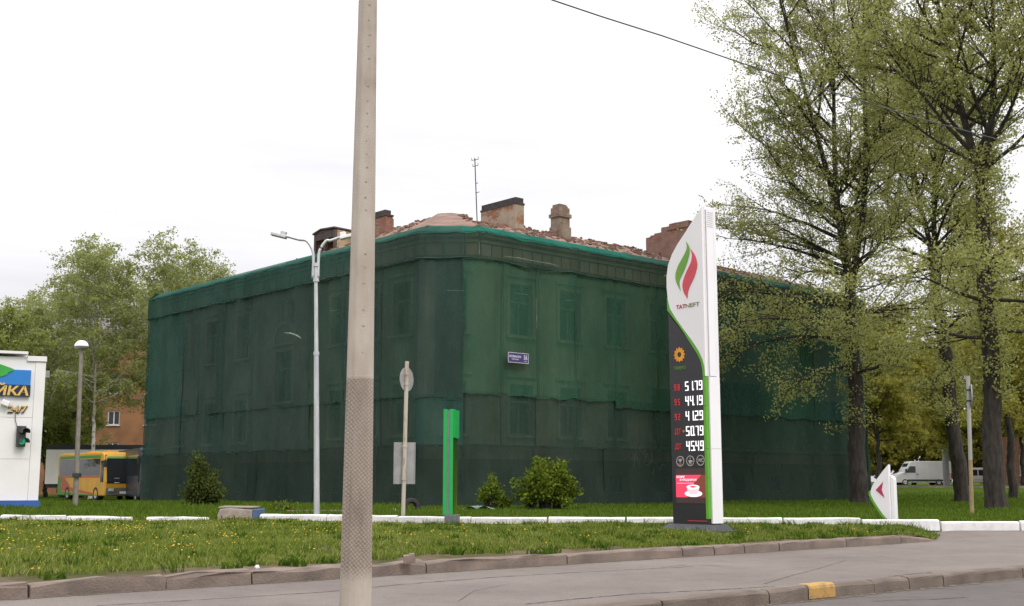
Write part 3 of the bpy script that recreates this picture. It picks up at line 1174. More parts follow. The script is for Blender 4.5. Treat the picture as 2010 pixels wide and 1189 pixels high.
# upper sheets down to the middle lap
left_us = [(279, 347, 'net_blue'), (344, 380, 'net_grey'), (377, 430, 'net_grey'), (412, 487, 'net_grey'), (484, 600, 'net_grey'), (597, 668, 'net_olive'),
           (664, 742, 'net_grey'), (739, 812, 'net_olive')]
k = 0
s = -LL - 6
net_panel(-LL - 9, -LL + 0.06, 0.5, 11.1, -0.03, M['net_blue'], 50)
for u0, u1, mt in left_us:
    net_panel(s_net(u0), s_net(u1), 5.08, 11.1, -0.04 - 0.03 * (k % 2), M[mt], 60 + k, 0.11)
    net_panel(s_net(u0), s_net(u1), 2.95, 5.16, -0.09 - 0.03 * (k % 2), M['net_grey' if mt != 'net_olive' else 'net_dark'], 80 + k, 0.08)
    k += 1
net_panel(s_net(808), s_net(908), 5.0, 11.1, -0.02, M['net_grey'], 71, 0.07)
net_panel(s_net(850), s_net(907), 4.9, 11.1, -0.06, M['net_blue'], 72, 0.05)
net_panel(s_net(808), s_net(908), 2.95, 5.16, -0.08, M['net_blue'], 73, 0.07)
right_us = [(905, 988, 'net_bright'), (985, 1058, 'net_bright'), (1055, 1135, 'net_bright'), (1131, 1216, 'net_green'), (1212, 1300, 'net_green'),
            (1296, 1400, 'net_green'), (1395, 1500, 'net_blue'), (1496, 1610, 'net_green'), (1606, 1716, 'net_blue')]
k = 0
for u0, u1, mt in right_us:
    net_panel(s_net(u0), s_net(u1), 5.15 - (0.25 if k > 3 else 0), 11.1, -0.03 - 0.03 * (k % 2), M[mt], 90 + k, 0.09, rag0=0.10)
    net_panel(s_net(u0), s_net(u1), 2.95, 5.27, -0.12 - 0.03 * (k % 2), M['net_dark'], 110 + k, 0.07)
    net_panel(s_net(u0), s_net(u1), 3.2, 6.6 - 0.3 * (k % 3), -0.2, M['net_dark'], 130 + k, 0.05) if k > 4 else None
    k += 1
net_panel(CH + LR - 0.15, CH + LR + 9, 3.0, 11.1, -0.03, M['net_blue'], 51)
net_panel(CH + LR - 0.3, CH + LR + 9, 0.5, 3.1, 0.02, M['net_dark'], 52, flare=0.1)
# foot sheets to the ground
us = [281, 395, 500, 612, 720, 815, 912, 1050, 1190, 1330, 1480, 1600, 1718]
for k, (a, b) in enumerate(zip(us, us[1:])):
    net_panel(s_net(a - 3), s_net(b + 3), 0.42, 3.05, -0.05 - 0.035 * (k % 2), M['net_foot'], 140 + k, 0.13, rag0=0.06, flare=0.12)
# top band: over the eave and hanging to the lap rope
for k, (a, b) in enumerate([(-LL - 4, s_net(470)), (s_net(465), s_net(700)), (s_net(695), s_net(912)), (s_net(909), s_net(1140)), (s_net(1136), s_net(1420)), (s_net(1415), CH + LR + 3)]):
    net_panel(a, b, 10.93, 12.16, 0.02 + 0.015 * (k % 2), (M['net_blue'] if k < 2 else M['net_grey'] if k == 2 else M['net_band']), 160 + k, 0.035, rag0=0.05)
# lip lying on the sloping eave
def lip(s0, s1, mat, seed):
    n = max(6, int((s1 - s0) / 0.3))
    V, F = [], []
    for i in range(n + 1):
        s = s0 + (s1 - s0) * i / n
        p, nn = net_xy(s, 0)
        e = 0.07 * mnoise.noise((s * 1.1, seed, 0)) + 0.05 * mnoise.noise((s * 4, seed, 3))
        prof = [(0.05, 12.06 + 1.1 * e - 0.012 * math.sin(s * 0.9 + seed)), (0.045, 12.12 + e), (-0.02, 12.19 + e), (-0.32, 12.40 + e * 0.6), (-0.5, 12.50)]
        for d, z in prof:
            q = p + nn * (d + e * 0.3)
            V.append((q.x - NROOT.x, q.y - NROOT.y, z - NROOT.z))
    for i in range(n):
        for j in range(4):
            F.append((i * 5 + j, (i + 1) * 5 + j, (i + 1) * 5 + j + 1, i * 5 + j + 1))
    np_mesh('eave_sheet', np.array(V), np.array(F), mat, net, smooth=True)


lip(-LL - 2, s_net(690), M['net_teal'], 1)
lip(s_net(686), s_net(905), M['net_teal'], 2)
lip(s_net(903), s_net(1250), M['net_lip'], 3)
lip(s_net(1246), CH + LR + 2, M['net_teal'], 4)
# lap rope with gathered cloth
mb = MB()
P = []
s = -LL
while s < CH + LR:
    p, nn = net_xy(s, 0)
    sag = 0.06 * mnoise.noise((s * 0.8, 0, 4)) + (-0.18 * math.exp(-((s - CH - 3.2) / 1.1) ** 2))
    q = p + nn * 0.05
    P.append((q.x, q.y, 10.97 + sag))
    s += 0.35
mb.tube(P, [0.012 + 0.05 * abs(mnoise.noise((i * 0.23, 2, 0))) for i in range(len(P))], 5)
mb.build('lap_rope', M['rope'], net, origin=NROOT)

for u_, zt_, zb_ in ((346, 11.0, 3.0), (378, 11.0, 0.6), (428, 11.0, 3.0), (485, 11.0, 0.8), (599, 11.0, 3.0), (740, 11.0, 0.7), (908, 11.0, 0.8), (986, 11.0, 3.0), (1057, 11.0, 5.1), (1133, 11.0, 3.0), (1298, 11.0, 3.0)):
    p, nn = net_xy(s_net(u_), 0)
    q = p + nn * 0.07
    mb = MB()
    nseg = 14
    mb.tube([(q.x + 0.05 * mnoise.noise((u_, i_ * 0.7, 0)), q.y, zt_ + (zb_ - zt_) * i_ / nseg) for i_ in range(nseg + 1)], [0.007 + 0.012 * abs(mnoise.noise((u_, i_ * 0.9, 4))) for i_ in range(nseg + 1)], 4)
    mb.build('seam_cord', M['rope'], net, origin=NROOT)
M['strip_pale'] = pm('strip_pale', (0.22, 0.27, 0.23), (0.10, 0.14, 0.115), 6, 0.8)
def torn(pts, w):  # added pale strips, standing in for glimpsed arch trim and small highlights
    mb = MB()
    L_ = []
    for u_, v_ in pts:
        p, nn = net_xy(s_net(u_), 0)
        q_ = at(u_, v_, p.y)
        L_.append(Vector((q_.x + nn.x * 0.2, q_.y + nn.y * 0.2, q_.z)))
    mb.tube(L_, [w * (0.35 if k_ in (0, len(L_) - 1) else 1.0) for k_ in range(len(L_))], 5)
    mb.build('added_strip', M['strip_pale'], net, origin=NROOT)


torn([(566, 654), (578, 655), (590, 659), (599, 665)], 0.05)
torn([(941, 476), (941, 500)], 0.03)
torn([(1046, 585), (1047, 620), (1047, 646)], 0.016)
torn([(1003, 576), (1030, 579)], 0.014)
torn([(1104, 590), (1123, 590)], 0.018)
torn([(655, 611), (671, 609)], 0.02)
torn([(875, 571), (912, 572)], 0.014)
torn([(983, 504), (1010, 507), (1040, 513), (1075, 519), (1090, 523)], 0.018)
# roof: eave to a broken ridge, rubble strewn over it
INS = 4.4
def ridge_pt(u, v):
    """point of the ridge line, INS metres inside the left or the right eave"""
    a, b, c = ray(u, v)
    nl, nr = Vector((-0.743, -0.670)), Vector((0.670, -0.742))
    tl = (NETA.dot(nl) - INS) / (a * nl.x + b * nl.y)
    tr_ = (NETB.dot(nr) - INS) / (a * nr.x + b * nr.y)
    t = max(tl, tr_)
    return Vector((a * t, b * t, CAMZ + c * t))


RL = [(690, 500), (728, 478), (738, 464), (770, 452), (800, 443), (830, 432), (850, 423), (868, 418)]
RR = [(905, 420), (930, 432), (960, 438), (1023, 445), (1078, 457), (1118, 465), (1177, 474), (1235, 485), (1276, 494), (1340, 506), (1420, 525), (1520, 548), (1620, 572), (1700, 594)]
ridge_L = [ridge_pt(u, v) for u, v in RL]
ridge_R = [ridge_pt(u, v) for u, v in RR]
jr = random.Random(77)


def dense(pts, step=0.3, jz=0.07):
    o_ = []
    for a, b in zip(pts, pts[1:]):
        n_ = max(1, int((b - a).length / step))
        for k_ in range(n_):
            q_ = a.lerp(b, k_ / n_)
            q_.z += jr.uniform(-jz, jz)
            o_.append(q_)
    o_.append(pts[-1].copy())
    return o_


def eave_pt(s, d=0.42):
    p, nn = net_xy(s, 0)
    q_ = p - nn * d
    return Vector((q_.x, q_.y, 12.44))


SL0 = -(ridge_L[0].xy - NETA).dot(DL)
SR1 = CH + (ridge_R[-1].xy - NETB).dot(DR)
dl_ = dense(ridge_L); dr_ = dense(ridge_R, 0.3, 0.04)
pairs = []
for k_, q_ in enumerate(dl_):
    pairs.append((eave_pt(SL0 + (0.0 - SL0) * k_ / (len(dl_) - 1)), q_, 0))
pairs.append((eave_pt(CH * 0.5, 0.5), (dl_[-1] + dr_[0]) / 2 + Vector((0, 0, 0.04)), 1))
for k_, q_ in enumerate(dr_):
    pairs.append((eave_pt(CH + (SR1 - CH) * k_ / (len(dr_) - 1)), q_, 2))
mb = MB()
rows = []
for e_, q_, _k in pairs:
    row = [mb.P(e_ + Vector((0, 0, -0.25)))]
    for t in (0.0, 0.33, 0.66, 1.0):
        w_ = e_.lerp(q_, t)
        row.append(mb.P((w_.x, w_.y, w_.z + jr.uniform(-0.05, 0.05) * (0 if t in (0, 1) else 1))))
    back = q_ + Vector((0.1, 3.0, -1.0))
    row.append(mb.P(back))
    rows.append(row)
for i in range(len(rows) - 1):
    for j in range(5):
        mb.f.append([rows[i][j], rows[i + 1][j], rows[i + 1][j + 1], rows[i][j + 1]]); mb.m.append(0)
roof = mb.build('roof', M['roof_old'], bld, origin=ROOT)
mb = MB()
rr = random.Random(11)
for k in range(1500):
    e_, q_, kk = pairs[rr.randrange(len(pairs) - 1)]
    t = rr.random() ** 0.6
    w_ = e_.lerp(q_, t)
    if kk == 1 or (q_ - dl_[-1]).length < 1.0:
        continue
    mb.rbox((w_.x + rr.uniform(-.15, .15), w_.y, w_.z + 0.01), (rr.uniform(0.1, 0.26), rr.uniform(0.08, 0.13), rr.uniform(0.04, 0.07)), (rr.uniform(-.2, .2), rr.uniform(-.2, .2), rr.uniform(0, 3.1)), rr.choice([0, 0, 1, 2]))
o = mb.build('rubble', [M['rubble'], M['brick_red'], M['roof_old']], roof, origin=ROOT)
o['kind'] = 'stuff'
# flat roofing over the collapsed left wing
mb = MB()
for a_s, b_s in ((-LL, SL0),):
    p0, n0 = net_xy(a_s + 0.01, 0); p1, n1 = net_xy(b_s, 0)
    A = [p0 - n0 * 0.45, p1 - n1 * 0.45, p1 - n1 * 11, p0 - n0 * 11]
    mb.face([(q_.x, q_.y, 12.40) for q_ in A])
mb.build('roof_deck', M['roof_old'], bld, origin=ROOT)


def frame_at(u, v, Y):
    """frame on the roof: x along the right wall direction, y along the left wall direction, origin at the nearest corner"""
    p = at(u, v, Y)
    return ((p.x, p.y, 0), (DR.x, DR.y), (DL.x, DL.y))


def zat(v, Y):
    return at(1005, v, Y).z


def jag_top(mb, x0, x1, y0, y1, zt, seed, m=0):
    r_ = random.Random(seed)
    n = int((y1 - y0) / 0.26)
    for k in range(n):
        if r_.random() < 0.75:
            a = y0 + (y1 - y0) * k / n
            mb.bx(x0 + 0.01, x1 - 0.01 - (r_.random() < 0.3) * 0.15, a + 0.005, a + (y1 - y0) / n - 0.005, zt, zt + r_.choice([0.07, 0.08, 0.15]), m)


# plastered wide chimney with sooty cap
fr = frame_at(1012, 400, 55.5)
mb = MB(fr)
zt = zat(397, 55.5)
mb.bx(0, 0.55, 0, 2.55, 12.6, zt)
mb.bx(-0.06, 0.6, -0.06, 1.0, 12.6, 13.55)
ch1 = mb.build('chimney', M['brick_plaster'], bld, origin=ROOT)
mb = MB(fr)
mb.bx(-0.03, 0.58, -0.03, 2.58, zt - 0.06, zt + 0.03)
mb.bx(0.02, 0.53, 0.02, 2.53, zt + 0.033, zt + 0.28)
mb.build('chimney_cap', M['soot'], ch1, origin=ROOT)
# narrow chimney
fr = frame_at(1098, 430, 57.5)
mb = MB(fr)
zt = zat(404, 57.5)
mb.bx(0, 0.72, 0, 0.62, 12.6, zt - 0.02)
mb.bx(-0.07, 0.79, -0.07, 0.69, zt - 0.52, zt - 0.34)
mb.bx(-0.05, 0.77, -0.05, 0.67, 12.6, zt - 1.0)
mb.bx(0.06, 0.66, 0.06, 0.56, zt - 0.02, zt + 0.08)
jag_top(mb, 0.1, 0.62, 0.1, 0.6, zt + 0.08, 3)
mb.build('chimney', M['brick_grey'], bld, origin=ROOT)
# broken broad chimney
fr = frame_at(1352, 470, 61.5)
mb = MB(fr)
zt = zat(434, 61.5)
mb.bx(0, 0.6, 0, 1.35, 12.6, zt)
mb.bx(0, 0.6, 1.355, 1.9, 12.6, zt - 0.12)
mb.bx(0, 0.6, 1.905, 2.4, 12.6, zt - 0.30)
mb.bx(0, 0.6, 2.405, 3.0, 12.6, zt - 0.52)
mb.bx(-0.05, 0.65, -0.05, 1.5, zt - 0.28, zt - 0.18)
jag_top(mb, 0, 0.6, 0, 1.35, zt, 8)
jag_top(mb, 0, 0.6, 1.36, 1.9, zt - 0.12, 9)
jag_top(mb, 0, 0.6, 2.405, 3.0, zt - 0.52, 10)
mb.bx(-0.06, 0.66, 2.0, 3.1, 12.6, zt - 1.35)
mb.build('chimney', M['brick_brown'], bld, origin=ROOT)
# chimney beside the concrete pole
fr = frame_at(757, 440, 56)
mb = MB(fr)
zt = zat(422, 56)
mb.bx(0, 0.42, 0, 1.6, 12.5, zt)
ch = mb.build('chimney', M['brick_red'], bld, origin=ROOT)
mb = MB(fr)
mb.bx(-0.05, 0.45, -0.05, 1.65, zt - 0.02, zt + 0.06)
mb.bx(0.02, 0.38, 0.1, 1.6, zt + 0.062, zt + 0.30)
mb.build('chimney_cap', M['soot'], ch, origin=ROOT)
mb = MB(fr)
mb.bx(0.43, 0.50, 0.02, 1.2, 12.5, zt - 0.1)
mb.bx(-0.3, 0.9, -0.3, 1.9, 12.4, 12.85)
mb.build('plaster_side', M['brick_grey'], ch, origin=ROOT)
# dormer
fr = frame_at(657, 470, 58.5)
zt = zat(447, 58.5)
mb = MB(fr)
for a, b in ((0.0, 0.14), (0.85, 1.0), (1.75, 1.92)):
    mb.bx(0, 0.14, a, b, 12.2, zt - 0.06)
mb.bx(0.005, 0.135, 0.14, 1.75, zt - 0.42, zt - 0.07)
mb.bx(0.005, 0.135, 0.14, 1.75, 12.2, 12.5)
dorm = mb.build('dormer', M['old_wood'], bld, origin=ROOT)
mb = MB(fr)
mb.bx(0.145, 2.3, 0.003, 0.12, 12.2, zt - 0.06).bx(2.3, 2.42, 0.0, 1.9, 12.2, zt - 0.06).bx(0.145, 2.3, 1.80, 1.915, 12.2, zt - 0.06)
mb.build('dormer_wall', M['dormer_plaster'], dorm, origin=ROOT)
mb = MB(fr)
a = [(-0.07, -0.04), (2.46, -0.04), (2.46, 1.98), (-0.07, 1.98)]
zz = [zt + 0.02, zt - 0.05, zt + 0.0, zt - 0.05]
for x_, y_, z_ in ((0, 0, 0),):
    lo = [(p[0], p[1], z - 0.03) for p, z in zip(a, zz)]
    hi = [(p[0], p[1], z + 0.05) for p, z in zip(a, zz)]
    mid_l, mid_h = (-0.07, 1.25, zt + 0.09), (-0.07, 1.25, zt + 0.15)
    mid2_l, mid2_h = (2.46, 1.25, zt + 0.08), (2.46, 1.25, zt + 0.14)
    mb.face([lo[0], lo[1], mid2_l, mid_l]); mb.face([mid_l, mid2_l, lo[2], lo[3]])
    mb.face([hi[0], hi[1], mid2_h, mid_h]); mb.face([mid_h, mid2_h, hi[2], hi[3]])
    mb.face([lo[0], lo[1], hi[1], hi[0]]); mb.face([lo[2], lo[3], hi[3], hi[2]])
    mb.face([lo[0], mid_l, mid_h, hi[0]]); mb.face([mid_l, lo[3], hi[3], mid_h])
    mb.face([lo[1], mid2_l, mid2_h, hi[1]]); mb.face([mid2_l, lo[2], hi[2], mid2_h])
mb.build('dormer_roof', M['old_wood'], dorm, origin=ROOT)
mb = MB(fr)
mb.prism([(-0.02, 0)], 0, 0) if False else None
mb.face([(0.0, 0.0, zt - 0.06), (0.0, 1.9, zt - 0.06), (0.0, 1.25, zt + 0.08)])
mb.build('gable_board', M['old_wood'], dorm, origin=ROOT)

# antenna mast by the wide chimney
b0 = at(938, 392, 56.5); b1 = at(932, 310, 56.5)
ant = thing('roof_antenna', 'thin dark aerial mast standing behind the sooty-capped chimney', 'antenna', (b0.x, b0.y, 13.2))
mb = MB()
mb.tube([(b0.x, b0.y, 13.2), tuple(b1)], 0.03, 6)
mb.build('mast', M['dark_metal'], ant, origin=(b0.x, b0.y, 13.2))
for v_, w_ in ((314, 0.32), (326, 0.25), (360, 0.14), (378, 0.2)):
    t = (v_ - 310) / 82
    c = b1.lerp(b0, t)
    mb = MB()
    mb.tube([(c.x - w_ / 2, c.y, c.z - 0.02), (c.x + w_ / 2, c.y, c.z + 0.04)], 0.018, 5)
    if v_ < 340:
        for q in (-0.5, 0.5):
            mb.tube([(c.x + q * w_, c.y, c.z + 0.06 * q), (c.x + q * w_, c.y, c.z + 0.06 * q + 0.14)], 0.014, 5)
    mb.build('crossbar', M['dark_metal'], ant, origin=(b0.x, b0.y, 13.2))

# street name and number plate fixed over the netting
ps = s_net(1012)
pp, pn = net_xy(ps, 0)
c = at(1012, 703, pp.y)
pl = thing('house_number_plate', 'small violet-blue street name plate with number 56 on the green netting', 'sign',
           (pp.x + pn.x * 0.16, pp.y + pn.y * 0.16, c.z), math.atan2(DR.y, DR.x))
mb = MB(); mb.bx(-0.60, 0.60, -0.025, 0.0, -0.22, 0.22)
mb.build('plate', M['plate_blue'], pl)
mb = MB()
for a in ((-0.60, 0.60, 0.2, 0.22), (-0.60, 0.60, -0.22, -0.2), (-0.60, -0.58, -0.199, 0.199), (0.58, 0.60, -0.199, 0.199)):
    mb.bx(a[0] - 0.001, a[1] + 0.001, -0.03, -0.0255, a[2], a[3])
mb.build('border', M['plate_text'], pl)
lettering('street_name', 'ОКТЯБРЬСКАЯ', 0.10, (-0.19, -0.03, 0.05), M['plate_text'], pl, width=0.68, bold=0.02)
lettering('street_kind', 'НАБЕРЕЖНАЯ', 0.055, (-0.19, -0.03, -0.07), M['plate_text'], pl, width=0.4, bold=0.01)
lettering('house_number', '56', 0.2, (0.42, -0.03, 0.04), M['plate_text'], pl, width=0.21, bold=0.02)
lettering('block_number', 'КОРП. 1', 0.05, (0.42, -0.03, -0.13), M['plate_text'], pl, width=0.16, bold=0.01)

# faint scrawl on the foot of the netting
gs = s_net(1268)
gp, gn = net_xy(gs, 0)
gz = at(1268, 900, gp.y).z
gr = thing('graffiti', 'faint chalky scrawl on the dark foot of the netting beside the price sign', 'graffiti', (gp.x + gn.x * 0.16, gp.y + gn.y * 0.16, gz), math.atan2(DR.y, DR.x))
M['chalk'] = pm('chalk', (0.10, 0.11, 0.095), (0.05, 0.05, 0.04), 8, 0.9)


def stroke(pts, w=0.02):
    mb = MB()
    P_ = []
    pts = [(x * 1.35, z) for x, z in pts]
    for i in range(len(pts) - 1):
        p0 = pts[max(i - 1, 0)]; p1 = pts[i]; p2 = pts[i + 1]; p3 = pts[min(i + 2, len(pts) - 1)]
        for k in range(5):
            t = k / 5
            f = lambda a, b, c, d: 0.5 * ((2 * b) + (c - a) * t + (2 * a - 5 * b + 4 * c - d) * t * t + (3 * b - a - 3 * c + d) * t ** 3)
            P_.append((f(p0[0], p1[0], p2[0], p3[0]), 0, f(p0[1], p1[1], p2[1], p3[1])))
    P_.append((pts[-1][0], 0, pts[-1][1]))
    mb.tube(P_, w * 0.5, 4)
    mb.build('stroke', M['chalk'], gr)


q = 1 / 45.0
for st_ in ([(-45, 10), (-44, 2), (-40, -2), (-36, 4), (-36, 12), (-42, 22), (-30, 24), (-28, 12), (-33, -2), (-30, 0), (-25, 2), (-21, -8), (-22, -18), (-24, -18)],
            [(-33, -2), (-33, -16)], [(-20, 8), (-22, 18), (-14, 26), (-6, 20), (-12, 12), (-18, 16), (-10, 4), (-6, 2), (-2, 12)],
            [(-8, -4), (-7, -12), (-2, -14), (6, -8), (9, -6), (8, 12), (6, 22)], [(9, -6), (18, -10), (22, -8)], [(13, -18), (11, -34)],
            [(22, 16), (30, 18), (35, 12)], [(20, -14), (26, -22), (31, -20), (33, -12), (40, -14), (44, -20)]):
    stroke([(a * q, b * q) for a, b in st_])


# ================================================================== PRICE SIGN
PS = Vector((4.168, 25.4, 0.43))
ANG = R(-50.8)
stele = thing('price_sign', 'tall white and black fuel price sign with flame emblem and lit digits', 'price sign', PS, ANG)


def SZ(z):       # heights above the road to heights above the foot of the sign
    return z - PS.z


def sp(l):
    return [(min(x, 0.0), SZ(z)) for x, z in l]


# foot plate
mb = MB()
mb.vprism([(-1.42, -0.28), (0.22, -0.28), (0.22, 0.72), (-1.42, 0.72)], -0.12, 0.05)
lo = [(-1.30, -0.18), (0.12, -0.18), (0.12, 0.6), (-1.30, 0.6)]
hi = [(-1.12, -0.05), (0.06, -0.05), (0.06, 0.48), (-1.12, 0.48)]
for i in range(4):
    j = (i + 1) % 4
    mb.face([(*lo[i], 0.052), (*lo[j], 0.052), (*hi[j], 0.17), (*hi[i], 0.17)])
mb.face([(*p, 0.17) for p in hi])
mb.build('foot_plate', pm('foot_grey', (0.07, 0.07, 0.08), (0.05, 0.05, 0.055), 3, 0.6), stele, bevel=0.012)

white_pts = [(0.0, 7.48), (-0.03, 7.42), (-0.10, 7.34), (-0.282, 7.173), (-0.505, 6.947), (-0.729, 6.735), (-0.912, 6.515), (-1.029, 6.299), (-1.083, 6.041),
             (-1.087, 5.80), (-1.062, 5.543), (-1.00, 5.306), (-0.841, 5.085), (-0.61, 4.808), (-0.362, 4.528), (-0.175, 4.287), (-0.07, 4.088), (-0.025, 3.93), (-0.012, 3.735), (0.0, 3.735)]
mb = MB()
mb.prism([(x, SZ(z)) for x, z in white_pts], -0.03, 0.045)
mb.build('face_panel', M['white'], stele, bevel=0.006)
mb = MB()
mb.prism([(x + (0.02 if x < -0.05 else 0), SZ(z)) for x, z in white_pts], 0.05, 0.34)
mb.prism([(x, SZ(z)) for x, z in white_pts], 0.345, 0.42)
mb.build('upper_body', M['white_gloss'], stele)
# black lower body
blk = [(-1.055, 0.60), (-0.03, 0.60), (-0.03, 3.73), (-0.09, 4.0), (-0.2, 4.2), (-0.45, 4.5), (-0.8, 4.9), (-1.075, 5.2)]
mb = MB()
mb.prism([(x, SZ(z)) for x, z in blk], 0.0, 0.39)
mb.build('lower_body', M['black_gloss'], stele, bevel=0.005)
# green strip: outer and inner edge
go = [(-1.09, 5.56), (-1.087, 5.282), (-0.822, 4.985), (-0.612, 4.737), (-0.406, 4.465), (-0.213, 4.215), (-0.125, 4.04), (-0.09, 3.88), (-0.085, 3.735)]
gi = [(-1.064, 5.545), (-1.003, 5.30), (-0.838, 5.08), (-0.605, 4.80), (-0.357, 4.52), (-0.17, 4.28), (-0.066, 4.08), (-0.022, 3.93), (-0.008, 3.735)]
mb = MB()
for k in range(len(go) - 1):
    mb.prism([(go[k][0], SZ(go[k][1])), (gi[k][0], SZ(gi[k][1])), (gi[k + 1][0], SZ(gi[k + 1][1])), (go[k + 1][0], SZ(go[k + 1][1]))], -0.022, 0.38)
mb.build('curved_strip', M['green_strip'], stele)
for z0, z1 in ((0.72, 2.19), (2.197, 3.10), (3.107, 3.73)):
    mb = MB()
    mb.bx(-0.085, -0.012, -0.018, 0.06, SZ(z0), SZ(z1))
    mb.build('edge_strip', M['green_strip'], stele)
# white column down the edge face
mb = MB()
mb.bx(-0.025, 0.025, 0.07, 0.40, SZ(0.62), SZ(3.73))
mb.build('column', M['white_gloss'], stele, bevel=0.006)
mb = MB()
mb.bx(0.002, 0.03, 0.09, 0.31, SZ(3.74), SZ(7.42))
col_up = mb.build('column', M['white_gloss'], stele, bevel=0.006)
mb = MB()
for y_ in (0.075, 0.325):
    mb.bx(0.001, 0.008, y_, y_ + 0.008, SZ(3.74), SZ(7.4))
for k in range(8):
    mb.bx(0.031, 0.034, 0.11, 0.29, SZ(7.02 + 0.045 * k), SZ(7.02 + 0.045 * k) + 0.012)
mb.build('vent_slots', M['icon_grey'], col_up)


def flat(name, pts, mat, y=-0.034, th=0.008, parent=None):
    m_ = MB()
    m_.prism([(x, SZ(z)) for x, z in pts], y - th, y)
    return m_.build(name, mat, parent or stele)


def spline(pts, n=4):
    outp = []
    N_ = len(pts)
    for i in range(N_ - 1):
        p0, p1, p2, p3 = pts[max(i - 1, 0)], pts[i], pts[i + 1], pts[min(i + 2, N_ - 1)]
        for k in range(n):
            t = k / n
            outp.append(tuple(0.5 * ((2 * p1[a]) + (p2[a] - p0[a]) * t + (2 * p0[a] - 5 * p1[a] + 4 * p2[a] - p3[a]) * t * t + (3 * p1[a] - p0[a] - 3 * p2[a] + p3[a]) * t ** 3) for a in (0, 1)))
    outp.append(pts[-1])
    return outp


gl = spline([(-0.459, 6.742), (-0.372, 6.598), (-0.391, 6.404), (-0.528, 6.13), (-0.672, 5.922), (-0.690, 5.82), (-0.655, 5.66)])
gr_ = spline([(-0.655, 5.66), (-0.775, 5.869), (-0.800, 6.035), (-0.722, 6.223), (-0.529, 6.456), (-0.447, 6.6), (-0.459, 6.742)])
flat('flame_emblem', gl + gr_[1:-1], M['flame_green'])
rl = spline([(-0.345, 6.57), (-0.209, 6.39), (-0.155, 6.175), (-0.234, 5.95), (-0.39, 5.721), (-0.445, 5.6), (-0.462, 5.471)])
rr_ = spline([(-0.462, 5.471), (-0.576, 5.648), (-0.589, 5.844), (-0.488, 6.047), (-0.342, 6.253), (-0.30, 6.42), (-0.345, 6.57)])
flat('flame_emblem', rl + rr_[1:-1], M['flame_red'])
lettering('brand_lettering', 'TAT', 0.088, (-0.665, -0.036, SZ(5.315)), M['text_red'], stele, width=0.27, bold=0.015)
lettering('brand_lettering', 'NEFT', 0.088, (-0.32, -0.036, SZ(5.315)), M['text_olive'], stele, width=0.40)
# sunflower
mb = MB()
for k in range(12):
    a = 2 * math.pi * k / 12
    ca, sa = math.cos(a), math.sin(a)
    pt = []
    for r_, w_ in ((0.075, 0.0), (0.09, 0.028), (0.135, 0.03), (0.17, 0.0), (0.135, -0.03), (0.09, -0.028)):
        pt.append((-0.76 + r_ * ca - w_ * sa, SZ(4.26) + r_ * sa + w_ * ca))
    mb.prism(pt, -0.012, -0.003)
n = 24
for k in range(n):
    a, b = 2 * math.pi * k / n, 2 * math.pi * (k + 1) / n
    mb.prism([(-0.76 + 0.058 * math.cos(a), SZ(4.26) + 0.058 * math.sin(a)), (-0.76 + 0.1 * math.cos(a), SZ(4.26) + 0.1 * math.sin(a)),
              (-0.76 + 0.1 * math.cos(b), SZ(4.26) + 0.1 * math.sin(b)), (-0.76 + 0.058 * math.cos(b), SZ(4.26) + 0.058 * math.sin(b))], -0.011, -0.004)
mb.build('sunflower_emblem', M['sign_yellow'], stele)
lettering('brand_lettering', 'ТАНЕКО', 0.075, (-0.76, -0.006, SZ(3.97)), M['flame_green'], stele, width=0.35)

SEG = {'0': 'abcdef', '1': 'bc', '2': 'abged', '3': 'abgcd', '4': 'fgbc', '5': 'afgcd', '6': 'afgedc', '7': 'abc', '8': 'abcdefg', '9': 'abcdfg'}


def digits(body, x0, x1, z0, z1, mat, name):
    n = len(body.replace('.', ''))
    w = (x1 - x0) / n
    mb = MB()
    k = 0
    t = 0.021
    for ch in body:
        if ch == '.':
            xx = x0 + k * w
            mb.bx(xx - 0.024, xx + 0.004, -0.012, -0.004, z0, z0 + 0.03)
            continue
        a = x0 + k * w + 0.020
        b = x0 + (k + 1) * w - 0.020
        if ch == '7':
            a += 0.012
        m_ = (z0 + z1) / 2
        sg = {'a': (a, b, z1 - t, z1), 'g': (a, b, m_ - t / 2, m_ + t / 2), 'd': (a, b, z0, z0 + t),
              'f': (a, a + t, m_ + t / 2, z1 - t), 'b': (b - t, b, m_ + t / 2, z1 - t), 'e': (a, a + t, z0 + t, m_ - t / 2), 'c': (b - t, b, z0 + t, m_ - t / 2)}
        on = SEG[ch]
        for q in on:
            r_ = sg[q]
            mb.bx(r_[0], r_[1], -0.012, -0.004, r_[2], r_[3])
        if 'b' in on and 'c' in on and 'g' not in on:
            mb.bx(b - t, b, -0.012, -0.004, m_ - t / 2, m_ + t / 2)
        for cx_, q in ((a, 'ef'), (b - t, 'bc')):
            for zc, own in ((z1 - t, q[0] if q == 'bc' else 'f'), (z0, 'c' if q == 'bc' else 'e')):
                hor = 'a' if zc > m_ else 'd'
                if own in on and hor not in on:
                    mb.bx(cx_, cx_ + t, -0.012, -0.004, zc, zc + t)
            if (q == 'ef' and ('f' in on) and 'g' not in on):
                mb.bx(cx_, cx_ + t, -0.012, -0.004, m_ - t / 2, m_ + t / 2)
        k += 1
    return mb.build(name, mat, stele)


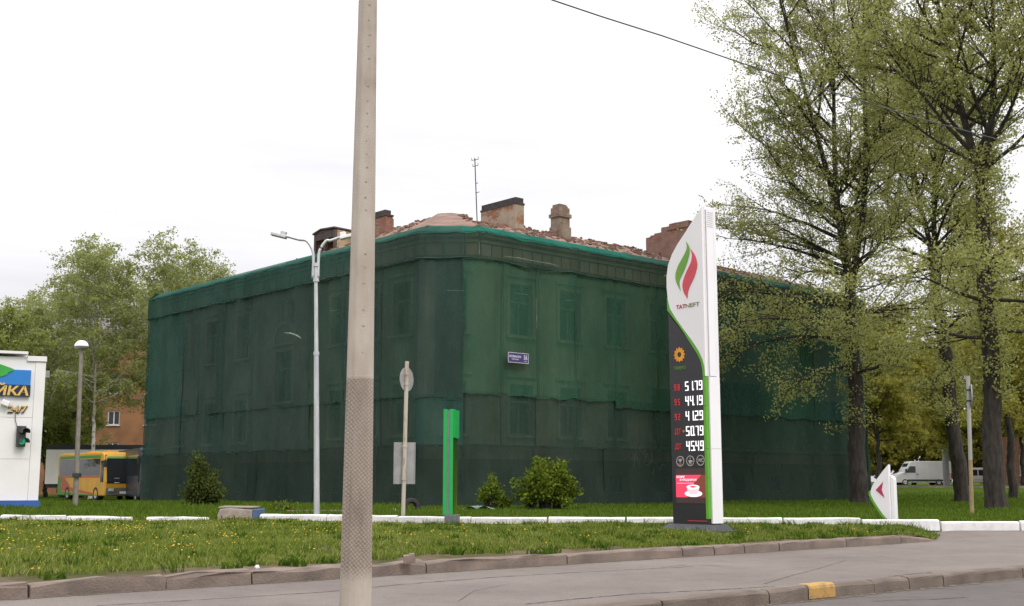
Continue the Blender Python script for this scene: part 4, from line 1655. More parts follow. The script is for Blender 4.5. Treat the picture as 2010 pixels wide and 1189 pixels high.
pz = [(3.455, 3.655), (3.13, 3.335), (2.805, 3.01), (2.48, 2.685), (2.155, 2.365)]
for (z0, z1), price, grade in zip(pz, ('51.79', '44.19', '41.29', '50.79', '45.49'), ('98', '95', '92', 'ДТ', 'ДТ')):
    o = digits(price, -0.63, -0.098, SZ(z0), SZ(z1), M['led_white'], 'price_digits')
    zm = (z0 + z1) / 2
    if grade.isdigit():
        digits(grade, -0.95, -0.75, SZ(zm - 0.08), SZ(zm + 0.06), M['led_red'], 'grade_digits')
    else:
        lettering('grade_lettering', grade, 0.14, (-0.85, -0.006, SZ(zm - 0.01)), M['led_red'], stele, width=0.18, bold=0.01)
mb = MB()
mb.lathe([(0.012, 0), (0.024, 0), (0.024, -0.008), (0.012, -0.008)], (-0.685, -0.004, SZ(2.58)), 12, axis='y')
mb.build('additive_mark', M['sign_yellow'], stele)


def ring(cx, cz, r, name):
    mb = MB()
    mb.lathe([(r - 0.014, -0.004), (r - 0.014, -0.012), (r, -0.012), (r, -0.004)], (cx, 0, SZ(cz)), 24, axis='y')
    return mb.build(name, M['icon_grey'], stele)


i1 = ring(-0.80, 1.935, 0.112, 'service_icon')
i2 = ring(-0.508, 1.942, 0.112, 'service_icon')
i3 = ring(-0.215, 1.95, 0.112, 'service_icon')
mb = MB()
for r_ in (0.03, 0.055, 0.08):
    n = 8
    for k in range(n):
        a, b = R(50) + R(80) * k / n, R(50) + R(80) * (k + 1) / n
        c = (-0.80, SZ(1.90))
        mb.prism([(c[0] + (r_ - 0.009) * math.cos(a), c[1] + (r_ - 0.009) * math.sin(a)), (c[0] + (r_ + 0.009) * math.cos(a), c[1] + (r_ + 0.009) * math.sin(a)),
                  (c[0] + (r_ + 0.009) * math.cos(b), c[1] + (r_ + 0.009) * math.sin(b)), (c[0] + (r_ - 0.009) * math.cos(b), c[1] + (r_ - 0.009) * math.sin(b))], -0.012, -0.004)
mb.prism([(-0.81, SZ(1.905)), (-0.80, SZ(1.89)), (-0.79, SZ(1.905))], -0.012, -0.004)
mb.build('wifi_mark', M['icon_grey'], i1)
lettering('icon_lettering', 'Wi-Fi', 0.03, (-0.80, -0.006, SZ(1.87)), M['sign_yellow'], i1, width=0.09)
mb = MB()
mb.prism([(-0.56, SZ(1.955)), (-0.54, SZ(1.90)), (-0.48, SZ(1.90)), (-0.455, SZ(1.955))], -0.012, -0.004)
mb.prism([(-0.455, SZ(1.945)), (-0.437, SZ(1.945)), (-0.445, SZ(1.915)), (-0.468, SZ(1.915))], -0.011, -0.004)
mb.prism([(-0.565, SZ(1.882)), (-0.445, SZ(1.882)), (-0.46, SZ(1.87)), (-0.55, SZ(1.87))], -0.012, -0.004)
mb.prism([(-0.515, SZ(1.97)), (-0.50, SZ(1.99)), (-0.508, SZ(2.02)), (-0.52, SZ(1.995))], -0.012, -0.004)
mb.build('cup_mark', M['icon_grey'], i2)
lettering('icon_lettering', 'WC', 0.075, (-0.215, -0.006, SZ(1.95)), M['icon_grey'], i3, width=0.145, bold=0.015)

# advertising screen
mb = MB(); mb.bx(-0.935, -0.085, -0.012, -0.003, SZ(1.04), SZ(1.78))
scr = mb.build('screen', M['screen_dark'], stele)


def sflat(name, pts, mat, y):
    m_ = MB(); m_.prism([(x, SZ(z)) for x, z in pts], y - 0.002, y); return m_.build(name, mat, scr)


sflat('screen_image', [(-0.932, 1.165), (-0.09, 1.165), (-0.09, 1.64), (-0.932, 1.64)], M['screen_brown'], -0.0125)
sflat('screen_image', [(-0.931, 1.166), (-0.62, 1.166), (-0.42, 1.46), (-0.20, 1.639), (-0.931, 1.639)], M['screen_red'], -0.0155)


def ell(cx, cz, a, b, n=26):
    return [(cx + a * math.cos(2 * math.pi * k / n), cz + b * math.sin(2 * math.pi * k / n)) for k in range(n)]


sflat('screen_image', ell(-0.43, 1.245, 0.25, 0.07), M['screen_white'], -0.0185)
sflat('screen_image', [(-0.61, 1.38), (-0.59, 1.28), (-0.52, 1.225), (-0.36, 1.225), (-0.28, 1.28), (-0.255, 1.38)], M['screen_pink'], -0.0215)
sflat('screen_image', ell(-0.433, 1.385, 0.185, 0.05), M['screen_white'], -0.0245)
sflat('screen_image', ell(-0.433, 1.39, 0.085, 0.02), M['screen_red'], -0.0275)
lettering('screen_lettering', 'КОФЕ', 0.05, (-0.79, -0.0195, SZ(1.60)), M['screen_white'], scr, width=0.24, bold=0.02, shear=0.2, depth=0.001)
lettering('screen_lettering', 'В ПОДАРОК', 0.05, (-0.57, -0.0195, SZ(1.535)), M['screen_white'], scr, width=0.50, bold=0.02, shear=0.2, depth=0.001)
sflat('screen_image', [(-0.90, 1.46), (-0.42, 1.46), (-0.42, 1.47), (-0.90, 1.47)], M['screen_pink'], -0.0185)
mb = MB(); mb.bx(-0.62, -0.06, -0.006, -0.002, SZ(0.665), SZ(0.68))
mb.build('base_line', M['led_red'], stele)

for z_ in (1.835, 3.78):
    mb = MB(); mb.bx(-1.05, -0.1, -0.0035, -0.001, SZ(z_), SZ(z_) + 0.008); mb.build('panel_joint', M['dark_metal'], stele)
mb = MB(); mb.bx(0.0255, 0.027, 0.08, 0.39, SZ(2.19), SZ(2.20)); mb.build('panel_joint', M['icon_grey'], stele)
# ================================================================== ARROW SIGN
ap = on_z(1750, 1026, 0.45)
arrow = thing('arrow_sign', 'small white pointed direction sign with a red chevron by the white kerb', 'sign', (ap.x, ap.y, 0.36), R(-38))
mpx = ap.y / FPX


def AZ(l):        # outline in metres, x left of the upright, z above the foot
    return l


sil = spline([(0.0, 1.58), (-0.22, 1.33), (-0.43, 1.06), (-0.50, 0.88), (-0.49, 0.78), (-0.40, 0.60), (-0.2, 0.30), (0.0, 0.08)], 4)
mb = MB()
mb.prism(sil, -0.05, 0.10)
mb.build('face_panel', M['white'], arrow, bevel=0.008)
mb = MB()
go_ = [(x, z) for x, z in sil if z < 0.95 and x < -0.005]
for (a, b) in zip(go_, go_[1:]):
    mb.prism([a, (a[0] - 0.055, a[1] - 0.02), (b[0] - 0.055, b[1] - 0.02), b], -0.045, 0.12)
mb.build('edge_strip', M['green_strip'], arrow)
mb = MB()
mb.prism([(0.006, -0.05), (0.10, -0.05), (0.10, 1.20), (0.07, 1.26), (0.006, 1.30)], 0.02, 0.22)
mb.build('upright', M['white_gloss'], arrow, bevel=0.008)
mb = MB()
mb.prism([(-0.36, 0.92), (-0.15, 1.14), (-0.20, 0.93), (-0.13, 0.72)], -0.058, -0.052)
mb.build('chevron', M['text_red'], arrow)

# ================================================================== LAMPS, POSTS, POLE
# tall galvanised lamp with two arms
lp = on_z(622, 1020, 0.43)
H = at(617, 500, lp.y).z - 0.43
lamp = thing('street_lamp', 'tall galvanised street lamp with two curved arms', 'street lamp', (lp.x, lp.y, 0.43))
mb = MB()
mb.tube([(0, 0, -0.1), (-0.13, 0, H * 0.62)], [0.085, 0.07], 14)
mb.tube([(-0.13, 0, H * 0.62 + 0.003), (-0.21, 0, H - 0.25)], [0.06, 0.05], 14)
mb.lathe([(0.0, 0.12), (0.16, 0.12), (0.16, 0.0), (0.0, 0.0)], (0, 0, 0.0), 14)
lamp_pole = mb.build('pole', M['galv'], lamp, smooth=False)
mb = MB()
for z in (H * 0.62, H - 0.75, H - 0.3):
    mb.lathe([(0.055, -0.05), (0.085, -0.05), (0.085, 0.05), (0.055, 0.05)], (-0.21 * z / H, 0, z), 14)
mb.build('collar', M['galv'], lamp_pole)
for sgn, tip_u, tip_v in ((-1, 558, 462), (1, 672, 464)):
    tip = at(tip_u, tip_v, lp.y)
    tx, tz = tip.x - lp.x, tip.z - 0.43
    x0 = sgn * 0.075 - 0.21
    P_ = [(x0, 0, H - 0.7), (x0, 0, H - 0.1), (x0 + sgn * 0.05, 0, H + 0.18), (x0 + sgn * 0.22, 0, H + 0.42), (x0 + (tx - x0) * 0.5, 0, tz - 0.12), (tx, 0, tz)]
    sm = []
    xs2 = spline([(p[0], p[2]) for p in P_], 5)
    mb = MB()
    mb.tube([(a, 0, b) for a, b in xs2], 0.042, 10)
    arm = mb.build('arm', M['galv'], lamp, smooth=True)
    mb = MB()
    mb.rbox((tx + sgn * 0.16, 0, tz + 0.0), (0.46, 0.24, 0.09), (0, sgn * R(-16) * -1 if False else -sgn * R(14), 0))
    mb.rbox((tx + sgn * 0.02, 0, tz + 0.06), (0.16, 0.18, 0.13), (0, -sgn * R(14), 0))
    mb.build('lamp_head', M['galv'] if sgn < 0 else M['white_gloss'], lamp, bevel=0.015)

# globe lamp, far left
gp_ = Vector((-15.96, 44.0, ground_z(-16, 44)))
glp = thing('globe_lamp', 'old grey lamp post with white dome lamp beside the car wash', 'street lamp', gp_)
top = at(160, 682, 44)
mb = MB()
mb.tube([(0, 0, -0.1), (top.x - gp_.x, 0, top.z - gp_.z)], [0.10, 0.065], 12)
mb.build('pole', pm('lamp_grey', (0.26, 0.235, 0.2), (0.19, 0.17, 0.145), 5, 0.8), glp)
mb = MB()
tz = top.z - gp_.z
tx = top.x - gp_.x
mb.lathe([(0.02, tz + 0.27), (0.12, tz + 0.25), (0.20, tz + 0.19), (0.25, tz + 0.10), (0.26, tz + 0.05)], (tx, 0, 0), 20)
mb.build('dome', M['white_gloss'], glp, smooth=True)
mb = MB()
mb.lathe([(0.26, tz + 0.048), (0.24, tz - 0.02), (0.16, tz - 0.07), (0.07, tz - 0.08)], (tx, 0, 0), 20)
mb.build('bowl', pm('bowl_grey', (0.3, 0.28, 0.25), None, 4, 0.5), glp, smooth=True)
mb = MB(); mb.bx(-0.12, 0.12, -0.14, 0.12, 1.05, 1.2)
mb.build('junction_box', M['dark_metal'], glp)

# sign post seen from behind
M['post_paint'] = pm('post_paint', (0.52, 0.46, 0.38), (0.28, 0.17, 0.10), 7, 0.85, 0.2, stretch=(1, 1, 0.3), lo=0.5, hi=0.72)
M['sign_back'] = pm('sign_back', (0.36, 0.36, 0.36), (0.27, 0.26, 0.25), 3, 0.6, detail=7)
pb = on_z(791, 1020, 0.43)
tp = at(799, 709, pb.y)
post = thing('road_sign', 'rusty white sign post with round and square sign backs behind the grass', 'road sign', (pb.x, pb.y, 0.43))
ZT = tp.z - 0.43
dx = tp.x - pb.x
mb = MB(); mb.tube([(0, 0, -0.1), (dx, 0, ZT)], 0.057, 12)
mb.build('post', M['post_paint'], post)
zz = at(795, 744, pb.y).z - 0.43
mb = MB()
cx = dx * zz / ZT
th = R(60)
n = 28
fr_ = [(0.34 * math.cos(2 * math.pi * k / n), 0.35 * math.sin(2 * math.pi * k / n)) for k in range(n)]
mb2 = MB(((cx - 0.0, -0.075, 0), (math.cos(th), -math.sin(th)), (math.sin(th), math.cos(th))))
mb2.prism([(x, zz + z) for x, z in fr_], -0.012 - 0.0, 0.0)
# the plate is fixed on the far side of the post
mb2 = MB(((cx, 0.075, 0), (math.cos(th), math.sin(th)), (-math.sin(th), math.cos(th))))
mb2.prism([(x, zz + z) for x, z in fr_], 0.0, 0.012)
mb2.build('round_plate', M['sign_back'], post)
z0, z1 = at(795, 950, pb.y).z - 0.43, at(795, 868, pb.y).z - 0.43
mb2 = MB(((dx * 0.25, 0.07, 0), (math.cos(R(12)), math.sin(R(12))), (-math.sin(R(12)), math.cos(R(12)))))
mb2.bx(-0.31, 0.31, 0.0, 0.012, z0, z1)
mb2.bx(-0.31, -0.285, -0.02, -0.001, z0, z1).bx(0.285, 0.31, -0.02, -0.001, z0, z1)
mb2.build('square_plate', M['sign_back'], post, bevel=0.004)
for z in (zz + 0.15, zz - 0.15, z1 - 0.12, z0 + 0.14):
    mb = MB(); mb.lathe([(0.05, -0.025), (0.072, -0.025), (0.072, 0.025), (0.05, 0.025)], (dx * z / ZT, 0, z), 12)
    mb.build('clamp', M['post_paint'], post)

# right hand sign post
pb = on_z(1908, 1013, 0.45)
tp = at(1900, 738, pb.y)
post2 = thing('road_sign', 'pale sign post with yellowish foot and round sign edge on, near the trees', 'road sign', (pb.x, pb.y, 0.43))
ZT = tp.z - 0.43
dx = tp.x - pb.x
M['post_pale'] = pm('post_pale', (0.40, 0.39, 0.36), (0.30, 0.29, 0.26), 5, 0.8, stretch=(1, 1, 0.3))
M['post_yellow'] = pm('post_yellow', (0.34, 0.25, 0.13), (0.26, 0.19, 0.11), 5, 0.8)
mb = MB(); mb.tube([(dx * 0.4, 0, ZT * 0.4), (dx, 0, ZT)], 0.06, 12)
mb.build('post', M['post_pale'], post2)
mb = MB(); mb.tube([(0, 0, -0.1), (dx * 0.4, 0, ZT * 0.4 - 0.003)], 0.062, 12)
mb.build('post_foot', M['post_yellow'], post2)
zz = at(1905, 776, pb.y).z - 0.43
th = R(72)
mb2 = MB(((dx * 0.9 + 0.10, 0.03, 0), (math.cos(th), math.sin(th)), (-math.sin(th), math.cos(th))))
mb2.prism([(x * 1.05, zz + z * 1.02) for x, z in fr_], -0.015, 0.015)
mb2.build('round_plate', M['sign_back'], post2)
for z in (zz + 0.17, zz - 0.17):
    mb = MB(); mb.lathe([(0.05, -0.025), (0.075, -0.025), (0.075, 0.025), (0.05, 0.025)], (dx * z / ZT, 0, z), 12)
    mb.build('clamp', M['dark_metal'], post2)

# green pylon
M['pylon_green'] = pm('pylon_green', (0.012, 0.44, 0.09), (0.012, 0.38, 0.08), 2, 0.35)
M['pylon_panel'] = pm('pylon_panel', (0.03, 0.09, 0.012), (0.12, 0.16, 0.012), 1.1, 0.16, detail=3, stretch=(1, 1, 0.6), lo=0.4, hi=0.7)
gp0 = on_z(881, 1031, 0.44)
pyl = thing('green_pylon', 'slim bright green entrance sign seen almost edge on', 'sign', (gp0.x, gp0.y, 0.40), R(-7))
# local x across (thickness), y away from the viewer (width of the board)
HT = at(881, 803, gp0.y).z - 0.40
mb = MB(); mb.bx(-0.11, 0.14, -0.02, 0.80, -0.1, 0.29)
mb.build('foot', pm('pylon_foot', (0.16, 0.17, 0.18), (0.12, 0.125, 0.13), 4, 0.5), pyl, bevel=0.01)
mb = MB(); mb.bx(-0.155, -0.07, 0.0, 0.78, 0.292, HT)
mb.build('board', M['pylon_green'], pyl, bevel=0.006)
mb = MB(); mb.bx(0.0, 0.085, 0.0, 0.05, 0.292, HT)
mb.build('board', M['pylon_green'], pyl, bevel=0.006)
mb = MB(); mb.bx(0.0, 0.11, 0.052, 0.80, HT - 0.70, HT)
mb.build('header_box', M['pylon_green'], pyl, bevel=0.006)
mb = MB(); mb.bx(0.01, 0.07, 0.052, 0.78, 0.292, HT - 0.702)
mb.build('display_panel', M['pylon_panel'], pyl)
mb = MB(); mb.bx(-0.07, 0.0, 0.02, 0.76, 0.292, HT - 0.03)
mb.build('core', pm('pylon_core', (0.2, 0.24, 0.23), None, 4, 0.5), pyl)

# concrete pole close to the camera
M['pole_concrete'], t, b = new_mat('pole_concrete')
b.inputs['Roughness'].default_value = 0.9
nz = noise_node(t, 3.5, 8, 0.6, stretch=(1, 1, 0.35))
r1 = ramp(t, nz.outputs['Fac'], [(0.28, (0.25, 0.21, 0.165)), (0.42, (0.39, 0.335, 0.275)), (0.55, (0.445, 0.39, 0.325)), (0.75, (0.52, 0.47, 0.405))])
tcd = t.nodes.new('ShaderNodeTexCoord')
sp_ = t.nodes.new('ShaderNodeSeparateXYZ')
t.links.new(tcd.outputs['Object'], sp_.inputs[0])
# dimpled imprint of the formwork on the lower part
wv = t.nodes.new('ShaderNodeTexVoronoi')
wv.inputs['Scale'].default_value = 34
wv.inputs['Randomness'].default_value = 0.12
mpp = t.nodes.new('ShaderNodeMapping')
mpp.inputs['Rotation'].default_value = (0, R(40), 0)
t.links.new(tcd.outputs['Object'], mpp.inputs['Vector'])
t.links.new(mpp.outputs[0], wv.inputs['Vector'])
msk = t.nodes.new('ShaderNodeMapRange')
msk.inputs['From Min'].default_value = 2.38
msk.inputs['From Max'].default_value = 2.34
t.links.new(sp_.outputs['Z'], msk.inputs['Value'])
msk2 = t.nodes.new('ShaderNodeMapRange')
msk2.inputs['From Min'].default_value = 0.42
msk2.inputs['From Max'].default_value = 0.55
t.links.new(sp_.outputs['Z'], msk2.inputs['Value'])
mm = t.nodes.new('ShaderNodeMath'); mm.operation = 'MULTIPLY'
t.links.new(msk.outputs[0], mm.inputs[0]); t.links.new(msk2.outputs[0], mm.inputs[1])
rv = ramp(t, wv.outputs['Distance'], [(0.25, (0.80, 0.77, 0.75)), (0.55, (0.66, 0.62, 0.60))])
mxc = t.nodes.new('ShaderNodeMix'); mxc.data_type = 'RGBA'; mxc.blend_type = 'MULTIPLY'
t.links.new(mm.outputs[0], mxc.inputs['Factor'])
t.links.new(r1.outputs[0], mxc.inputs['A']); t.links.new(rv.outputs[0], mxc.inputs['B'])
t.links.new(mxc.outputs['Result'], b.inputs['Base Color'])
hm = t.nodes.new('ShaderNodeMath'); hm.operation = 'MULTIPLY'
t.links.new(wv.outputs['Distance'], hm.inputs[0]); t.links.new(mm.outputs[0], hm.inputs[1])
fine = noise_node(t, 60, 3)
ha = t.nodes.new('ShaderNodeMath'); ha.operation = 'MULTIPLY_ADD'; ha.inputs[1].default_value = 0.25
t.links.new(fine.outputs['Fac'], ha.inputs[0]); t.links.new(hm.outputs[0], ha.inputs[2])
bump(t, b, ha.outputs[0], 0.5, 0.02)

YP = 11.7
pc0 = at(697.5, 1189, YP); pc1 = at(722, 0, YP)
pole = thing('utility_pole', 'weathered concrete utility pole rising past the top of the picture', 'pole', (pc0.x, YP, 0.15), R(13))


def pole_half(z):
    return 0.150 - 0.0092 * z


mb = MB()
lean = (pc1.x - pc0.x) / (pc1.z - pc0.z)
rings = []
zs_ = [-0.3] + [0.25 * k for k in range(0, 37)]
for z in zs_:
    a = pole_half(z)
    c = a * 0.52
    ring_ = []
    for x_, y_ in ((-c, -a), (c, -a), (a, -c), (a, c), (c, a), (-c, a), (-a, c), (-a, -c)):
        ring_.append(mb.P((x_ + lean * (z - pc0.z + 0.15), y_, z)))
    rings.append(ring_)
for i in range(len(rings) - 1):
    for k in range(8):
        mb.f.append([rings[i][k], rings[i][(k + 1) % 8], rings[i + 1][(k + 1) % 8], rings[i + 1][k]]); mb.m.append(0)
mb.f.append(rings[-1]); mb.m.append(0)
shaft = mb.build('shaft', M['pole_concrete'], pole, bevel=0.012)
mb = MB()
z = 2.6
rr = random.Random(4)
while z < 8.8:
    a = pole_half(z)
    xo = 0.012 + rr.uniform(-0.008, 0.008) + lean * (z - pc0.z + 0.15)
    w_ = rr.uniform(0.003, 0.011)
    mb.bx(xo - w_, xo + w_, -a - 0.004, -a + 0.01, z, z + 0.012)
    z += 0.14 + rr.uniform(-0.02, 0.03) + (rr.uniform(0.1, 0.4) if rr.random() < 0.18 else 0)
mb.build('casting_marks', pm('mark_dark', (0.35, 0.30, 0.25), None, 8, 0.95), shaft)
# overhead cable
mb = MB()
ctl = [(400, -330, 17), (760, -130, 20.5), (1085, 0, 24), (1180, 32, 25.4), (1300, 70, 27.2), (1460, 125, 29.8), (1620, 176, 32.6), (1800, 231, 36), (2010, 287, 40), (2300, 350, 46), (2700, 410, 55)]
mb.tube([tuple(at(u, v, Y)) for u, v, Y in ctl], 0.017, 6)
o = mb.build('overhead_cable', pm('cable_grey', (0.11, 0.11, 0.115), None, 4, 0.8), smooth=True)
tag(o, 'black overhead cable crossing the sky towards the big trees', 'cable')


# ================================================================== CAR WASH, FAR LEFT
M['wash_white'] = pm('wash_white', (0.86, 0.83, 0.82), (0.80, 0.77, 0.75), 0.9, 0.5, detail=6)
M['wash_blue'] = pm('wash_blue', (0.03, 0.12, 0.42), (0.03, 0.10, 0.34), 2, 0.5)
M['sign_blue'] = pm('sign_blue', (0.02, 0.22, 0.62), (0.02, 0.19, 0.55), 2, 0.45)
M['sign_green'] = pm('sign_green', (0.05, 0.42, 0.06), None, 2, 0.45)
M['sign_gold'] = pm('sign_gold', (0.75, 0.50, 0.14), (0.62, 0.40, 0.1), 4, 0.5)
M['sign_navy'] = pm('sign_navy', (0.015, 0.02, 0.05), None, 4, 0.5)
YW = 42.0
wx = at(79, 900, YW).x
wz = 0.55
wash = thing('car_wash', 'white panelled car wash building with blue skirting at the left edge', 'building', (wx, YW, wz), R(24.5))
# local: x from -14 to 0, front y = 0, z up
mpp_ = YW / FPX
def wz_of(v): return at(40, v, YW).z - wz
def wx_of(u): return (at(u, 850, YW).x - wx) / 1.07
mb = MB(); mb.bx(-14, -0.02, 0.06, 9, 0.0, wz_of(702)); mb.build('core', M['wash_white'], wash)
zc = [wz_of(982), wz_of(901), wz_of(820), wz_of(702)]
xc = [-14, -11.6, -9.2, -6.8, -4.4, wx_of(-34), wx_of(62)]
for i in range(len(xc) - 1):
    for j in range(3):
        mb = MB(); mb.bx(xc[i] + 0.006, xc[i + 1] - 0.006, 0.02, 0.055, zc[j] + 0.006, zc[j + 1] - 0.006)
        mb.build('wall_panel', M['wash_white'], wash)
mb = MB(); mb.bx(wx_of(62), 0.01, 0.0, 0.3, zc[0], wz_of(711)); mb.build('corner_trim', M['wash_white'], wash, bevel=0.01)
mb = MB(); mb.bx(wx_of(45), 0.03, -0.05, 0.4, wz_of(710), wz_of(700)); mb.build('parapet_cap', M['wash_white'], wash, bevel=0.01)
mb = MB(); mb.bx(-14, wx_of(46), -0.15, 9.1, wz_of(697), wz_of(692)); mb.build('roof_edge', M['wash_white'], wash)
mb = MB(); mb.prism([(-14, -0.02), (0.10, -0.02), (0.12, 0.06), (0.04, zc[0] - 0.004), (-14, zc[0] - 0.004)], -0.14, 0.3); mb.build('skirting', M['wash_blue'], wash)
mb = MB(); mb.bx(-14, 0.0, 0.0, 0.3, -0.3, -0.022); mb.build('footing', M['concrete'], wash)
sg = MB(); sg.bx(-2.5, wx_of(54), -0.10, 0.0, wz_of(779), wz_of(728)); sgo = sg.build('sign_board', M['sign_blue'], wash)
mb = MB()
mb.prism(spline([(-2.5, wz_of(700)), (wx_of(5), wz_of(722)), (wx_of(20), wz_of(728)), (wx_of(10), wz_of(734)), (wx_of(0), wz_of(741)), (-2.5, wz_of(760))], 4), -0.13, -0.102)
mb.build('green_arc', M['sign_green'], sgo)
mb = MB(); mb.bx(-2.52, wx_of(54) + 0.01, -0.108, -0.101, wz_of(779) - 0.01, wz_of(757)); mb.build('sign_band', M['sign_navy'], sgo)
lettering('sign_lettering', 'МОЙКА', 0.44, (wx_of(52) - 0.99, -0.12, wz_of(766)), M['sign_gold'], sgo, width=1.96, bold=0.03, shear=0.1, depth=0.01)
lettering('hours_lettering_shadow', '24/7', 0.27, (wx_of(32.5), -0.02, wz_of(805)), M['sign_navy'], wash, width=0.66, bold=0.055, shear=0.1, depth=0.01)
lettering('hours_lettering', '24/7', 0.22, (wx_of(32), -0.05, wz_of(804)), M['sign_gold'], wash, width=0.60, bold=0.02, shear=0.1, depth=0.01)
fl = MB(); fl.rbox((wx_of(8), -0.12, wz_of(793)), (0.26, 0.18, 0.18), (0, 0.4, 0)); fl.build('floodlight', M['white_gloss'], wash, bevel=0.02)
mb = MB(); mb.tube([(wx_of(28), -0.03, wz_of(812)), (wx_of(29), -0.03, wz_of(825)), (wx_of(33), -0.03, wz_of(838))], 0.012, 5); mb.build('wire', M['dark_metal'], wash)
mb = MB(); mb.bx(0.0, 0.18, 0.6, 1.3, wz_of(738), wz_of(724)); mb.build('wall_box', M['sign_back'], wash)

tlp = at(53, 857, YW)
tl = thing('traffic_light', 'black two-lens traffic light with green lit on the white wall', 'traffic light', (tlp.x, YW - 0.42, tlp.z - 0.36), R(24.5))
mb = MB(); mb.bx(-0.19, 0.12, -0.05, 0.15, 0.0, 0.72); mb.build('housing', M['dark_metal'], tl, bevel=0.02)
for z, mt in ((0.53, pm('lens_dark', (0.02, 0.015, 0.015), None, 3, 0.3)), (0.19, emat('lens_green', (0.02, 0.55, 0.25), 0.5))):
    mb = MB(); mb.lathe([(0.0, -0.09), (0.08, -0.085), (0.115, -0.06)], (0.0, 0.0, z), 16, axis='y'); mb.build('lens', mt, tl, smooth=True)
    mb = MB()
    n = 14
    for k in range(n):
        a, b = R(-20) + R(220) * k / n, R(-20) + R(220) * (k + 1) / n
        p = [(0.13 * math.cos(q), 0.13 * math.sin(q)) for q in (a, b)]
        s_ = 0.32
        mb.face([(p[0][0], -0.05, z + p[0][1]), (p[1][0], -0.05, z + p[1][1]), (p[1][0] + 0.12, -s_, z + p[1][1] - 0.02), (p[0][0] + 0.12, -s_, z + p[0][1] - 0.02)])
        p2 = [(0.118 * math.cos(q), 0.118 * math.sin(q)) for q in (a, b)]
        mb.face([(p2[0][0], -0.05, z + p2[0][1]), (p2[1][0], -0.05, z + p2[1][1]), (p2[1][0] + 0.12, -s_, z + p2[1][1] - 0.02), (p2[0][0] + 0.12, -s_, z + p2[0][1] - 0.02)])
    mb.build('visor', M['dark_metal'], tl)

# ================================================================== VEHICLES
M['tyre'] = pm('tyre_rubber', (0.018, 0.017, 0.017), (0.03, 0.028, 0.027), 5, 0.9)
M['rim'] = pm('rim_grey', (0.4, 0.4, 0.4), None, 4, 0.4, metal=0.4)
M['bus_yellow'] = pm('bus_yellow', (0.66, 0.34, 0.02), (0.58, 0.29, 0.02), 1.5, 0.35)
M['bus_red'] = pm('bus_red', (0.48, 0.09, 0.04), None, 2, 0.4)
M['bus_green'] = pm('bus_green', (0.06, 0.26, 0.03), None, 2, 0.4)
M['veh_glass'] = glass('vehicle_glass', (0.02, 0.024, 0.026), 0.06)
M['veh_dark'] = pm('vehicle_dark', (0.02, 0.022, 0.035), (0.03, 0.03, 0.045), 3, 0.4)
M['headlamp'] = pm('headlamp', (0.6, 0.6, 0.6), None, 3, 0.2)
M['cloth_pale'] = pm('curtain', (0.5, 0.5, 0.47), None, 3, 0.9)


def wheel(parent, x, y, z, r, w, side):
    mb = MB()
    mb.lathe([(r * 0.62, -w / 2), (r * 0.93, -w / 2), (r, -w / 2 + 0.04), (r, w / 2 - 0.04), (r * 0.93, w / 2), (r * 0.62, w / 2)], (x, y, z), 20, axis='y')
    wh = mb.build('wheel', M['tyre'], parent, smooth=True)
    mb = MB()
    mb.lathe([(0.02, side * (w / 2 - 0.05)), (r * 0.35, side * (w / 2 - 0.06)), (r * 0.42, side * (w / 2 - 0.02)), (r * 0.63, side * (w / 2 - 0.01))], (x, y, z), 20, axis='y')
    mb.build('rim', M['rim'], wh, smooth=True)


